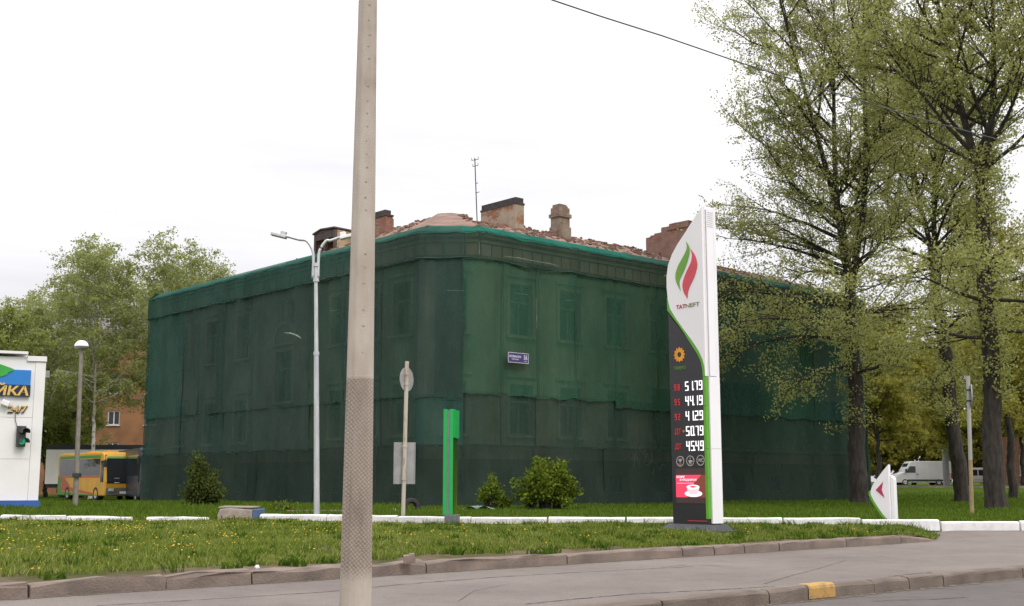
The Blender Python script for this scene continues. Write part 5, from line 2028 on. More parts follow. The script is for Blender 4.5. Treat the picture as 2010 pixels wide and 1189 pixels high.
def coach(root, L, W, H, body, trim=None, stripes=False):
    """x forward, y to the left of travel, z up from the ground; front at x = 0"""
    zb = 0.32
    mb = MB()
    mb.prism([(-L, zb + 0.15), (-L + 0.1, zb), (-0.05, zb), (0.0, zb + 0.2), (0.0, 1.25), (-0.30, H - 0.45), (-0.5, H - 0.12), (-0.8, H), (-L + 0.3, H), (-L, H - 0.3)], -W / 2, W / 2)
    mb.build('body', body, root, bevel=0.10, segs=3)
    # windscreen
    mb = MB()
    def fx(z): return 0.012 - 0.30 * max(0, (z - 1.25)) / (H - 1.70)
    w_ = W / 2 - 0.10
    zA, zB = 1.12, H - 0.42
    mb.face([(0.014, -w_, zA), (0.014, w_, zA), (0.014, w_, 1.25), (0.014, -w_, 1.25)])
    mb.face([(0.014, -w_, 1.25), (0.014, w_, 1.25), (fx(zB), w_ - 0.05, zB), (fx(zB), -w_ + 0.05, zB)])
    mb.build('windscreen', M['veh_glass'], root)
    for side in (-1, 1):
        n = 5
        x_end, x_beg = -0.95, -L + 0.35
        for k in range(n):
            a = x_beg + (x_end - x_beg) * k / n + 0.02
            b = x_beg + (x_end - x_beg) * (k + 1) / n - 0.02
            mb = MB(); y = side * (W / 2 + 0.006)
            mb.bx(a, b, min(y, y - side * 0.02), max(y, y - side * 0.02), 1.62, H - 0.42)
            mb.build('side_window', M['veh_glass'], root)
        mb = MB(); y = side * (W / 2 + 0.006)
        mb.bx(-0.86, -0.34, min(y, y - side * 0.02), max(y, y - side * 0.02), 1.2, H - 0.55)
        mb.build('side_window', M['veh_glass'], root)
        mb = MB()
        mb.rbox((0.12, side * (W / 2 - 0.35), 0.72), (0.06, 0.34, 0.18), (0, 0, 0))
        mb.build('headlight', M['headlamp'], root, bevel=0.01)
        mb = MB()
        mb.tube([(-0.15, side * (W / 2 - 0.08), H - 0.25), (0.18, side * (W / 2 + 0.12), H - 0.2), (0.22, side * (W / 2 + 0.14), H - 0.55)], 0.025, 6)
        mb.bx(0.16, 0.24, side * (W / 2 + 0.14) - 0.11, side * (W / 2 + 0.14) + 0.11, H - 0.98, H - 0.55)
        mb.build('mirror', M['dark_metal'], root)
        for xw in (-1.55, -L + 2.0):
            wheel(root, xw, side * (W / 2 - 0.13), 0.46, 0.46, 0.28, side)
    mb = MB(); mb.bx(0.012, 0.10, -W / 2 + 0.05, W / 2 - 0.05, 0.36, 0.86)
    mb.build('bumper', trim or body, root, bevel=0.03)
    mb = MB(); mb.bx(0.105, 0.115, -0.28, 0.28, 0.48, 0.62)
    mb.build('number_plate', M['white'], root)


bp = at(217, 982, 77.0)
bus = thing('bus', 'yellow bus with red and green stripes parked left of the netted building', 'bus', (bp.x + 0.88, 76.7, 0.26), R(-50))
BL, BW, BH = 8.6, 2.4, 3.12
coach(bus, BL, BW, BH, M['bus_yellow'], pm('bus_bumper', (0.16, 0.15, 0.12), None, 3, 0.6))
y = -(BW / 2 + 0.004)
def bstripe(pts, mat, name='stripe'):
    mb = MB(); mb.prism(pts, y - 0.004, y); mb.build(name, mat, bus)
bstripe([(-BL + 0.1, 1.60), (-0.9, 1.60), (-0.9, 1.50), (-BL + 0.1, 1.50)], M['bus_red'])
bstripe([(-BL + 1.4, 1.49), (-BL + 0.75, 1.49), (-BL + 0.75, 0.62), (-BL + 2.2, 0.62), (-2.1, 0.40), (-2.1, 0.52), (-BL + 2.6, 0.86)], M['bus_red'])
bstripe([(-BL + 0.12, 1.49), (-BL + 0.74, 1.49), (-BL + 0.74, 0.60), (-2.2, 0.385), (-2.2, 0.36), (-BL + 0.12, 0.36)], M['bus_green'])
bstripe([(-BL + 0.4, BH - 0.38), (-0.9, BH - 0.38), (-0.9, BH - 0.2), (-BL + 0.4, BH - 0.2)], M['bus_green'])
mb = MB(); mb.face([(-0.28, -1.0, BH - 0.41), (-0.28, 1.0, BH - 0.41), (-0.36, 1.0, BH - 0.28), (-0.36, -1.0, BH - 0.28)]); mb.build('sun_visor', M['bus_green'], bus)
for x_ in (-2.4, -5.2):
    mb = MB(); mb.bx(x_ - 0.4, x_ + 0.4, -0.4, 0.4, BH, BH + 0.12); mb.build('roof_hatch', M['bus_yellow'], bus, bevel=0.04)
mb = MB()
for yy in (-0.55, -0.05, 0.5):
    mb.prism([(0, 0)] * 3, 0, 0) if False else mb.face([(-0.235, yy - 0.12, BH - 0.9), (-0.235, yy + 0.12, BH - 0.9), (-0.255, yy + 0.04, BH - 0.62), (-0.255, yy - 0.04, BH - 0.62)])
mb.build('pennant', M['cloth_pale'], bus)
mb = MB(); mb.face([(0.02, -0.62, 1.16), (0.02, -0.28, 1.16), (-0.03, -0.28, 1.46), (-0.03, -0.62, 1.46)]); mb.build('route_card', M['white'], bus)

cp = at(262, 985, 72.5)
coach2 = thing('coach', 'dark navy coach front showing past the left end of the netting', 'bus', (cp.x + 1.7, 72.3, 0.24), R(-64))
coach(coach2, 11.0, 2.5, 3.3, M['veh_dark'])

# white box trailer behind the bus
tr = thing('box_trailer', 'long white box trailer with dark blue top rail behind the yellow bus', 'trailer', (-34.0, 92, 0.3))
mb = MB(); z0, z1 = at(200, 950, 92).z - 0.3, at(200, 882, 92).z - 0.3
xa, xb = at(90, 900, 92).x + 34, 9.0
mb.bx(xa, xb, 0, 2.5, z0, z1); mb.build('box', pm('trailer_white', (0.84, 0.80, 0.77), (0.76, 0.72, 0.69), 0.7, 0.6, detail=7), tr, bevel=0.03)
mb = MB(); mb.bx(xa, xb, -0.02, 2.52, z1 + 0.003, at(200, 873, 92).z - 0.3); mb.build('top_rail', M['veh_dark'], tr)
mb = MB(); mb.bx(xa + 0.05, xb, 0.2, 2.3, z0 - 0.28, z0 - 0.005); mb.build('chassis', M['dark_metal'], tr)
for xw in (xa + 1.4, xa + 2.7, xa + 8.5):
    for y_, sd in ((0.2, -1), (2.3, 1)):
        wheel(tr, xw, y_, 0.5, 0.5, 0.3, sd)
for x_ in (xa + 4.4, xa + 6.2):
    mb = MB(); mb.bx(x_, x_ + 1.2, -0.04, -0.003, z1 - 0.75, z1 - 0.1); mb.build('vent_panel', M['white'], tr)

# white panel van far right
VY = 122.0
M['van_white'] = pm('van_white', (0.66, 0.65, 0.66), (0.58, 0.57, 0.58), 0.8, 0.35)
vx0, vx1 = at(1758, 930, VY).x, at(1868, 930, VY).x
vg = at(1800, 953, VY).z
VL = vx1 - vx0
van = thing('panel_van', 'long white panel van parked beyond the tree trunks', 'van', (vx0, VY, vg))
VHh = at(1800, 905, VY).z - vg
mb = MB()
mb.prism([(0.0, 0.35), (0.05, 0.30), (VL, 0.30), (VL, 0.5), (VL, VHh - 0.12), (VL - 0.15, VHh), (1.9, VHh), (1.55, VHh - 0.10), (1.02, 1.60), (0.95, 1.38), (0.25, 1.12), (0.02, 0.85)], 0, 2.0)
mb.build('body', M['van_white'], van, bevel=0.09, segs=3)
mb = MB(); mb.prism([(1.02, 1.30), (2.05, 1.30), (2.05, 1.95), (1.48, 1.95)], -0.012, -0.002); mb.build('cab_window', M['veh_glass'], van)
mb = MB(); mb.face([(0.97, 0.15, 1.44), (0.97, 1.85, 1.44), (1.42, 1.75, VHh - 0.22), (1.42, 0.25, VHh - 0.22)]); mb.build('windscreen', M['veh_glass'], van)
mb = MB(); mb.bx(1.2, VL - 0.05, -0.03, -0.003, 0.44, 0.62); mb.build('side_moulding', M['dark_metal'], van)
mb = MB(); mb.bx(2.18, 2.2, -0.008, -0.002, 0.62, VHh - 0.3).bx(3.5, 3.52, -0.008, -0.002, 0.62, VHh - 0.3); mb.build('door_seam', M['icon_grey'], van)
mb = MB(); mb.bx(VL - 0.12, VL + 0.01, -0.02, 0.2, 0.75, 1.25); mb.build('tail_light', M['bus_red'], van)
mb = MB(); mb.bx(-0.06, 0.5, 0.1, 1.9, 0.32, 0.62); mb.build('bumper', M['dark_metal'], van)
mb = MB(); mb.bx(0.98, 1.1, -0.25, -0.02, 1.35, 1.7); mb.build('mirror', M['dark_metal'], van)
mb = MB(); mb.bx(2.1, 2.32, -0.035, -0.004, 1.12, 1.17); mb.build('handle', M['dark_metal'], van)
for xw in (0.95, VL - 1.35):
    for y_, sd in ((0.11, -1), (1.89, 1)):
        wheel(van, xw, y_, 0.34, 0.34, 0.22, sd)

# white estate behind the second trunk
cx0 = at(1893, 935, VY).x
car = thing('estate_car', 'white estate car between the two big tree trunks at right', 'car', (cx0, VY + 0.5, vg))
CHh = at(1915, 918, VY).z - vg
mb = MB()
mb.prism([(0.0, 0.3), (4.2, 0.3), (4.25, 0.6), (4.1, 0.95), (3.3, 1.05), (2.6, CHh - 0.08), (2.3, CHh), (0.25, CHh), (0.05, CHh - 0.25)], 0, 1.75)
mb.build('body', M['van_white'], car, bevel=0.08, segs=3)
for a, b in ((0.2, 0.75), (0.85, 1.55), (1.65, 2.5)):
    mb = MB(); mb.prism([(a, 1.02), (b, 1.02), (b - (0.25 if b > 2 else 0), CHh - 0.2), (a, CHh - 0.2)], -0.012, -0.002); mb.build('side_window', M['veh_glass'], car)
mb = MB(); mb.bx(0.4, 3.6, -0.02, -0.003, 0.55, 0.68); mb.build('side_moulding', M['icon_grey'], car)
mb = MB(); mb.bx(-0.05, 0.3, 0.05, 1.7, 0.34, 0.62); mb.build('bumper', M['dark_metal'], car)
mb = MB(); mb.bx(-0.01, 0.12, -0.015, 0.15, 0.8, 1.2); mb.build('tail_light', M['bus_red'], car)
for xw in (0.75, 3.35):
    for y_, sd in ((0.1, -1), (1.65, 1)):
        wheel(car, xw, y_, 0.31, 0.31, 0.2, sd)

# grey concrete mast on the far verge
mp0 = at(1859, 962, 104); 
mast = thing('lamp_mast', 'grey concrete lamp mast standing in front of the white van', 'pole', (mp0.x, 104, mp0.z))
mt = at(1853, 560, 104)
mb = MB(); mb.tube([(0, 0, -0.6), (0, 0, 3.2), (mt.x - mp0.x, 0, 12.0)], [0.3, 0.26, 0.15], 10); mb.build('shaft', pm('mast_grey', (0.2, 0.2, 0.21), (0.26, 0.26, 0.26), 3, 0.9), mast)
mb = MB(); mb.lathe([(0.27, 0), (0.42, 0), (0.42, 0.35), (0.3, 0.42)], (0, 0, -0.1), 10); mb.build('foot', M['concrete'], mast)
mb = MB(); mb.tube([(mt.x - mp0.x, 0, 11.9), (mt.x - mp0.x - 0.6, 0, 12.5), (mt.x - mp0.x - 1.6, 0, 12.7)], 0.06, 8); mb.build('arm', M['galv'], mast)

# far verge kerb
mb = MB()
far_y = 97
za = ground_z(30, far_y)
mb.bx(24, 48, far_y, far_y + 0.25, za - 0.3, za + 0.18)
tag(mb.build('kerb', M['kerb']), kind='structure')


# ================================================================== HOUSES BEHIND
def far_house(name, label, x0, x1, y, z0, z1, wins, wmat, rmat, fmat, depth=14, rz=0.0):
    h = thing(name, label, 'building', (x0, y, z0), rz)
    ox = x0
    mb = MB()
    xs_ = sorted(set([x0, x1] + [v for w in wins for v in w[:2]]))
    zs_ = sorted(set([z0, z1] + [v for w in wins for v in w[2:4]]))
    for i in range(len(xs_) - 1):
        for j in range(len(zs_) - 1):
            cx_, cz_ = (xs_[i] + xs_[i + 1]) / 2, (zs_[j] + zs_[j + 1]) / 2
            if any(w[0] < cx_ < w[1] and w[2] < cz_ < w[3] for w in wins):
                continue
            mb.face([(xs_[i], y, zs_[j]), (xs_[i + 1], y, zs_[j]), (xs_[i + 1], y, zs_[j + 1]), (xs_[i], y, zs_[j + 1])])
    for w in wins:
        for a, b in (((w[0], w[2]), (w[1], w[2])), ((w[1], w[2]), (w[1], w[3])), ((w[1], w[3]), (w[0], w[3])), ((w[0], w[3]), (w[0], w[2]))):
            mb.face([(a[0], y, a[1]), (b[0], y, b[1]), (b[0], y + 0.2, b[1]), (a[0], y + 0.2, a[1])])
    mb.face([(x0, y, z0), (x0, y + depth, z0), (x0, y + depth, z1), (x0, y, z1)])
    mb.face([(x1, y, z0), (x1, y + depth, z0), (x1, y + depth, z1), (x1, y, z1)])
    mb.face([(x0, y + depth, z0), (x1, y + depth, z0), (x1, y + depth, z1), (x0, y + depth, z1)])
    org = (ox, y, z0)
    mb.build('wall', wmat, h, origin=org)
    mb = MB()
    mb.prism([(x0 - 0.5, z1), (x1 + 0.5, z1), (x1 + 0.5, z1 + 0.25), (x0 - 0.5, z1 + 0.25)], y - 0.6, y + depth + 0.6)
    a, b, c = (x0 - 0.5, y - 0.6, z1 + 0.252), (x1 + 0.5, y - 0.6, z1 + 0.252), z1 + 2.4
    mb.face([a, b, (b[0] - 3, y + depth / 2, c), (a[0] + 3, y + depth / 2, c)])
    mb.face([(a[0], y + depth + 0.6, a[2]), (b[0], y + depth + 0.6, b[2]), (b[0] - 3, y + depth / 2, c), (a[0] + 3, y + depth / 2, c)])
    mb.face([a, (a[0], y + depth + 0.6, a[2]), (a[0] + 3, y + depth / 2, c)])
    mb.face([b, (b[0], y + depth + 0.6, b[2]), (b[0] - 3, y + depth / 2, c)])
    mb.build('roof', rmat, h, origin=org)
    for w in wins:
        mb = MB()
        t_ = 0.1
        yi, yo = y + 0.08, y + 0.16
        cxm = (w[0] + w[1]) / 2
        mb.bx(w[0] + .004, w[0] + t_, yi, yo, w[2] + .004, w[3] - .004).bx(w[1] - t_, w[1] - .004, yi, yo, w[2] + .004, w[3] - .004)
        mb.bx(w[0] + t_, w[1] - t_, yi, yo, w[2] + .004, w[2] + t_).bx(w[0] + t_, w[1] - t_, yi, yo, w[3] - t_, w[3] - .004).bx(cxm - 0.05, cxm + 0.05, yi, yo - .003, w[2] + t_, w[3] - t_)
        f = mb.build('window', fmat, h, origin=org)
        mb = MB(); mb.bx(w[0] + 0.01, w[1] - 0.01, y + 0.163, y + 0.195, w[2] + 0.01, w[3] - 0.01); mb.build('pane', M['veh_glass'], f, origin=org)
        mb = MB(); mb.bx(w[0] - 0.08, w[1] + 0.08, y - 0.12, y - 0.004, w[2] - 0.1, w[2] - 0.01); mb.build('sill', fmat, f, origin=org)
    return h


M['house_orange'] = pm('house_orange', (0.31, 0.145, 0.065), (0.20, 0.095, 0.045), 0.6, 0.9, 0.3, detail=8)
M['house_brick'] = brick_mat('house_brick', (0.33, 0.16, 0.10), (0.27, 0.12, 0.08), (0.3, 0.22, 0.17))
M['house_roof'] = pm('house_roof', (0.16, 0.15, 0.14), (0.11, 0.10, 0.10), 1, 0.7)
M['house_frame'] = pm('house_frame', (0.62, 0.6, 0.58), None, 3, 0.6)
HY = 118.0
wins = []
hz0 = 0.2
for v0, v1 in ((738, 772), (806, 834), (868, 896), (668, 700)):
    for uc in (78, 150, 224, 296, 370):
        a, b = at(uc - 12, 800, HY).x, at(uc + 12, 800, HY).x
        wins.append((a, b, at(224, v1, HY).z, at(224, v0, HY).z))
far_house('apartment_house', 'orange-brown apartment house behind the birches at left', at(18, 800, HY).x, at(420, 800, HY).x, HY, hz0, at(200, 652, HY).z, wins, M['house_orange'], M['house_roof'], M['house_frame'])
HY2 = 112.0
wins = []
for v0, v1 in ((893, 932), (815, 850), (740, 775)):
    for uc in (2002, 2075, 2150, 2225):
        a, b = at(uc - 11, 800, HY2).x, at(uc + 11, 800, HY2).x
        wins.append((a, b, at(2000, v1, HY2).z, at(2000, v0, HY2).z))
far_house('brick_house', 'reddish brick house at the far right edge behind trunks', at(1962, 800, HY2).x, at(2330, 800, HY2).x, HY2, 1.0, at(2000, 690, HY2).z, wins, M['house_brick'], M['house_roof'], M['house_frame'], rz=R(-25))


# ================================================================== TREES
def orient(d, rng):
    a = np.cross(d, [0, 0, 1.0])
    n = np.linalg.norm(a)
    a = a / n if n > 1e-3 else np.array([1.0, 0, 0])
    b = np.cross(a, d)
    t = rng.uniform(0, 2 * np.pi)
    return a * np.cos(t) + b * np.sin(t)


class TreeGen:
    def __init__(s, seed):
        s.rng = np.random.default_rng(seed)
        s.V, s.F, s.n = [], [], 0
        s.leafP = []

    def tube(s, P, r0, r1, k):
        P = np.asarray(P)
        m = len(P)
        D = np.gradient(P, axis=0)
        D /= np.linalg.norm(D, axis=1)[:, None] + 1e-9
        ref = np.array([0.31, 0.95, 0.05]) if abs(D[0][2]) > 0.7 else np.array([0, 0, 1.0])
        A = np.cross(D, ref); A /= np.linalg.norm(A, axis=1)[:, None] + 1e-9
        B = np.cross(D, A)
        rad = np.linspace(r0, r1, m)
        if k >= 12:
            rad = rad * (1 + s.rng.uniform(-0.06, 0.06, m))
        th = np.arange(k) * 2 * np.pi / k
        ring = P[:, None, :] + rad[:, None, None] * (A[:, None, :] * np.cos(th)[None, :, None] + B[:, None, :] * np.sin(th)[None, :, None])
        s.V.append(ring.reshape(-1, 3))
        i = np.arange(m - 1)[:, None] * k + s.n
        j = np.arange(k)[None, :]
        j2 = (j + 1) % k
        f = np.stack([i + j, i + j2, i + k + j2, i + k + j], -1).reshape(-1, 4)
        s.F.append(f)
        s.n += m * k

    def path(s, p, d, L, m, wob_, up):
        """curved path of m segments"""
        P = [np.array(p, float)]
        d = np.array(d, float)
        st = L / m
        for i in range(m):
            d = d + s.rng.normal(0, wob_, 3) + np.array([0, 0, up])
            d /= np.linalg.norm(d)
            P.append(P[-1] + d * st)
        return np.array(P)


def sample(P, t):
    x = t * (len(P) - 1)
    i = min(int(x), len(P) - 2)
    d = P[i + 1] - P[i]
    return P[i] + d * (x - i), d / (np.linalg.norm(d) + 1e-9)


def big_tree(seed, H, r0, z_crown, R_c, leaders, fork, n_prim, n_sec, n_twig, leaf_n, leaf_s, low=(), base_lean=(0, 0), up_bias=1.0, birch=False, spread=0.09, sprouts=0):
    g = TreeGen(seed)
    rng = g.rng
    # trunk
    T = [np.array([0, 0, -0.3])]
    for k in range(1, 9):
        z = fork * k / 8
        T.append(np.array([base_lean[0] * z + 0.05 * math.sin(k * 1.3 + seed), base_lean[1] * z + 0.05 * math.cos(k * 1.7 + seed), z]))
    T = np.array(T)
    g.tube(np.array([T[0], T[1] * 0.4 + T[0] * 0.6]), r0 * 1.45, r0 * 1.12, 12)
    T2 = np.concatenate([T[i][None] * (1 - q) + T[i + 1][None] * q for i in range(len(T) - 1) for q in (0.0, 0.5)] + [T[-1:]], 0) if False else np.array([T[i] * (1 - q) + T[i + 1] * q for i in range(len(T) - 1) for q in (0.0, 0.33, 0.66)] + [T[-1]])
    T2[1:-1, :2] += rng.normal(0, 0.025, (len(T2) - 2, 2))
    g.tube(T2, r0 * 1.12, r0 * 0.66, 14)
    stems = []
    for q in range(leaders):
        a = 2 * math.pi * q / leaders + seed
        d = np.array([math.cos(a) * (0.22 if leaders > 1 else 0.02), math.sin(a) * (0.22 if leaders > 1 else 0.02), 1.0])
        Hs = (H - fork) * rng.uniform(0.86, 1.0)
        P = g.path(T[-1] - np.array([0, 0, 0.25]), d, Hs, 9, 0.06, 0.05)
        rr_ = r0 * (0.64 if leaders == 1 else 0.46)
        g.tube(P, rr_, 0.03, 8)
        stems.append((P, rr_, fork))
    prim = []
    for k in range(n_prim):
        P, rr_, zf = stems[k % leaders]
        t = (k // leaders + rng.uniform(0.1, 0.9)) / (n_prim / leaders)
        t = 0.02 + 0.94 * t ** 1.05
        p, d = sample(P, t)
        zrel = (p[2] - z_crown) / (H - z_crown)
        env = R_c * max(0.25, math.sin(math.pi * min(0.96, max(0.05, zrel * 0.80 + 0.17))) ** 0.75)
        a = k * 2.399 + rng.uniform(-0.4, 0.4)
        el = R(18 + 48 * zrel * up_bias + rng.uniform(-10, 12))
        dd = np.array([math.cos(a) * math.cos(el), math.sin(a) * math.cos(el), math.sin(el)])
        prim.append((p, dd, env * rng.uniform(0.72, 1.12), rr_ * (1 - t) * 0.42 + 0.03, 0.05))
    for (az, el, z, L) in low:
        if z < fork:
            p, d = sample(T, min(0.99, z / fork))
        else:
            p, d = sample(stems[0][0], (z - fork) / (H - fork))
        a, e = R(az), R(el)
        prim.append((p, np.array([math.cos(a) * math.cos(e), math.sin(a) * math.cos(e), math.sin(e)]), L, r0 * 0.26, -0.03))
    leaves = []
    for (p, d, L, r_, upv) in prim:
        P = g.path(p, d, L, 7, spread, upv)
        g.tube(P, r_, 0.014, 6)
        ns = max(4, int(n_sec * L / R_c + 2))
        for q in range(ns):
            t = 0.16 + 0.84 * (q + rng.random()) / ns
            p2, d2 = sample(P, min(t, 0.999))
            sd = orient(d2, rng)
            sd[2] *= 0.55
            ang = R(rng.uniform(28, 62))
            d3 = d2 * math.cos(ang) + sd * math.sin(ang)
            d3 /= np.linalg.norm(d3)
            L2 = L * rng.uniform(0.22, 0.42) * (1.15 - 0.6 * t) + 0.5
            P2 = g.path(p2, d3, L2, 4, 0.12, 0.03 if not birch else -0.10)
            g.tube(P2, r_ * 0.35 * (1 - t * 0.6) + 0.008, 0.006, 4)
            for w in range(n_twig):
                t3 = 0.2 + 0.8 * (w + rng.random()) / n_twig
                p4, d4 = sample(P2, min(t3, 0.999))
                s4 = orient(d4, rng)
                s4[2] = s4[2] * 0.6 + (0.0 if not birch else -0.35)
                a4 = R(rng.uniform(25, 70))
                d5 = d4 * math.cos(a4) + s4 * math.sin(a4)
                d5 /= np.linalg.norm(d5)
                L3 = rng.uniform(0.55, 1.2) * (1.0 if not birch else 1.15)
                P3 = g.path(p4, d5, L3, 2, 0.15, 0.0 if not birch else -0.25)
                g.tube(P3, 0.009, 0.004, 3)
                tt = rng.random(leaf_n)
                seg = P3[0][None] * (1 - tt)[:, None] + P3[-1][None] * tt[:, None]
                seg = seg + rng.normal(0, 0.12, (leaf_n, 3))
                leaves.append(seg)
    if sprouts:
        for k in range(sprouts):
            z = fork * (0.32 + 0.75 * rng.random())
            if z < fork:
                p, d = sample(T, z / fork * 0.98)
            else:
                p, d = sample(stems[k % leaders][0], (z - fork) / (H - fork))
            a = rng.uniform(0, 2 * np.pi)
            dd = np.array([math.cos(a), math.sin(a), rng.uniform(0.1, 0.9)]); dd /= np.linalg.norm(dd)
            L3 = rng.uniform(0.5, 1.3)
            P3 = g.path(p + dd * 0.2, dd, L3, 2, 0.15, 0.05)
            g.tube(P3, 0.012, 0.004, 3)
            m_ = int(rng.uniform(14, 40))
            tt = rng.uniform(0.2, 1.0, m_)
            leaves.append(P3[0][None] * (1 - tt)[:, None] + P3[-1][None] * tt[:, None] + rng.normal(0, 0.13, (m_, 3)))
    Lp = np.concatenate(leaves, 0)
    n = len(Lp)
    # leaf cards, one small rhombus each, more or less hanging
    a = rng.normal(0, 1, (n, 3)); a[:, 2] -= 0.4
    a /= np.linalg.norm(a, axis=1)[:, None]
    b = np.cross(a, rng.normal(0, 1, (n, 3)) + np.array([0, 0, 0.6])); b /= np.linalg.norm(b, axis=1)[:, None]
    sz = leaf_s * rng.uniform(0.6, 1.3, n)[:, None]
    W = np.stack([Lp - a * sz * 0.5, Lp + b * sz * 0.36, Lp + a * sz * 0.5, Lp - b * sz * 0.36], 1).reshape(-1, 3)
    LF = np.arange(n * 4).reshape(-1, 4)
    return np.concatenate(g.V, 0), np.concatenate(g.F, 0), W, LF


def place_tree(name, label, loc, data, bark, leaf, group=None, rz=0, sc=1.0, cat='tree', crown='crown'):
    t = thing(name, label, cat, loc, rz, group)
    t.scale = (sc, sc, sc)
    np_mesh('trunk', data[0], data[1], bark, t, smooth=True)
    np_mesh(crown, data[2], data[3], leaf, t)
    return t


def copy_tree(src, loc, rz, sc, label, group):
    t = src.copy()
    col.objects.link(t)
    t.location = loc; t.rotation_euler = (0, 0, rz); t.scale = sc
    t['label'] = label
    t['group'] = group
    for ch in src.children:
        c_ = ch.copy(); col.objects.link(c_); c_.parent = t
    return t


def gpos(x, y):
    return (x, y, ground_z(x, y) - 0.05)


GT = 'old lime trees on the grass at right'
d1 = big_tree(21, 28.5, 0.38, 9.0, 5.5, 3, 10.4, 60, 10, 7, 19, 0.112,
              low=[(196, 4, 9.2, 7.2), (184, 10, 7.6, 6.2), (215, 6, 8.6, 6.5), (165, 0, 9.8, 7.0), (250, 8, 7.8, 5.2), (330, 10, 8.8, 5.5), (20, 12, 9.0, 5.5), (100, 10, 8.2, 5.0), (200, -6, 6.6, 4.2), (285, 2, 6.2, 3.6), (184, 24, 11.6, 6.0), (172, 30, 13.2, 5.8), (196, 26, 14.6, 5.4), (210, 16, 11.2, 5.6), (160, 18, 12.2, 5.6), (188, 34, 16.4, 4.8)], sprouts=110)
place_tree('lime_tree', 'biggest lime tree with forked trunk in front of the netting', gpos(16.1, 55.7), d1, M['bark'], M['leaf_a'], GT)
d2 = big_tree(33, 25.5, 0.36, 8.0, 6.0, 2, 12.4, 46, 9, 7, 21, 0.125,
              low=[(150, 14, 9.6, 6.0), (200, 10, 8.0, 5.5), (120, 20, 9.0, 4.5), (270, 12, 8.8, 5.0), (340, 12, 9.6, 5.2), (30, 14, 8.6, 4.6), (220, 0, 6.6, 4.0)], base_lean=(-0.07, 0), sprouts=170)
place_tree('lime_tree', 'lime tree with trunk leaning left beside the white van', gpos(23.4, 62.4), d2, M['bark'], M['leaf_a'], GT)
d3 = big_tree(47, 26.0, 0.345, 7.6, 5.8, 2, 13.0, 46, 9, 7, 21, 0.118,
              low=[(170, 12, 9.4, 5.4), (205, 6, 8.0, 5.0), (250, 8, 8.8, 4.6), (310, 10, 8.0, 4.6), (10, 10, 8.6, 5.0), (90, 12, 9.0, 4.6), (190, -4, 6.6, 3.6), (350, 0, 6.8, 3.6)], base_lean=(0.012, 0), sprouts=260)
place_tree('lime_tree', 'thick straight lime trunk right of the pale sign post', gpos(18.35, 45.6), d3, M['bark'], M['leaf_a'], GT)
d4 = big_tree(58, 17.0, 0.24, 5.0, 4.6, 1, 6.0, 26, 8, 6, 26, 0.15, low=[(180, 12, 4.8, 3.4), (270, 12, 5.2, 3.4)])
place_tree('lime_tree', 'slender lime tree near the right edge before the brick house', gpos(29.6, 71.0), d4, M['bark'], M['leaf_b'], GT)

# trees further back, right: dense yellowish maples
e1 = big_tree(71, 12.5, 0.22, 3.6, 5.2, 2, 3.7, 32, 8, 6, 26, 0.24, spread=0.1)
GR = 'bushy trees along the far verge at right'
m1 = place_tree('maple_tree', 'round yellow-green tree just right of the netting end', gpos(28.8, 94), e1, M['bark'], M['leaf_b'], GR)
for x_, y_, rz, sc, lab in ((37.8, 99, 1.9, (0.95, 0.95, 0.9), 'yellow-green tree between the leaning trunk and the pale post'),
                            (43.5, 102, 4.0, (1, 1, 1.08), 'yellow-green tree behind the thick straight trunk'),
                            (50.5, 105, 5.2, (1, 1, 1.15), 'yellow-green tree at the right edge before the brick house'),
                            (33.5, 131, 2.9, (1.15, 1.15, 1.0), 'distant yellow-green tree directly behind the white van'),
                            (45.5, 136, 0.8, (1.2, 1.2, 1.15), 'distant tree behind the white estate car'),
                            (58.0, 139, 3.6, (1.25, 1.25, 1.35), 'distant tall tree behind the brick house')):
    copy_tree(m1, gpos(x_, y_), rz, sc, lab, GR)

e2 = big_tree(72, 6.5, 0.10, 0.6, 3.6, 3, 0.9, 30, 7, 6, 20, 0.30, spread=0.12)
GB = 'low bushes behind the parked vans'
h1 = place_tree('tall_bush', 'tall bush behind the nose of the white van', gpos(36.5, 132), e2, M['bark'], M['leaf_b'], GB, cat='bush')
for x_, y_, rz, sc, lab in ((41.8, 134, 1.0, (1, 1, 1.0), 'tall bush behind the middle of the white van'),
                            (47.0, 131, 2.0, (1, 1, 1.1), 'tall bush behind the rear of the white van'),
                            (52.5, 133, 3.0, (1.1, 1.1, 1.0), 'tall bush behind the white estate car'),
                            (31.0, 128, 4.0, (1, 1, 0.9), 'tall bush left of the white van'),
                            (57.5, 128, 5.0, (1, 1, 1.0), 'tall bush by the brick house wall')):
    copy_tree(h1, gpos(x_, y_), rz, sc, lab, GB)

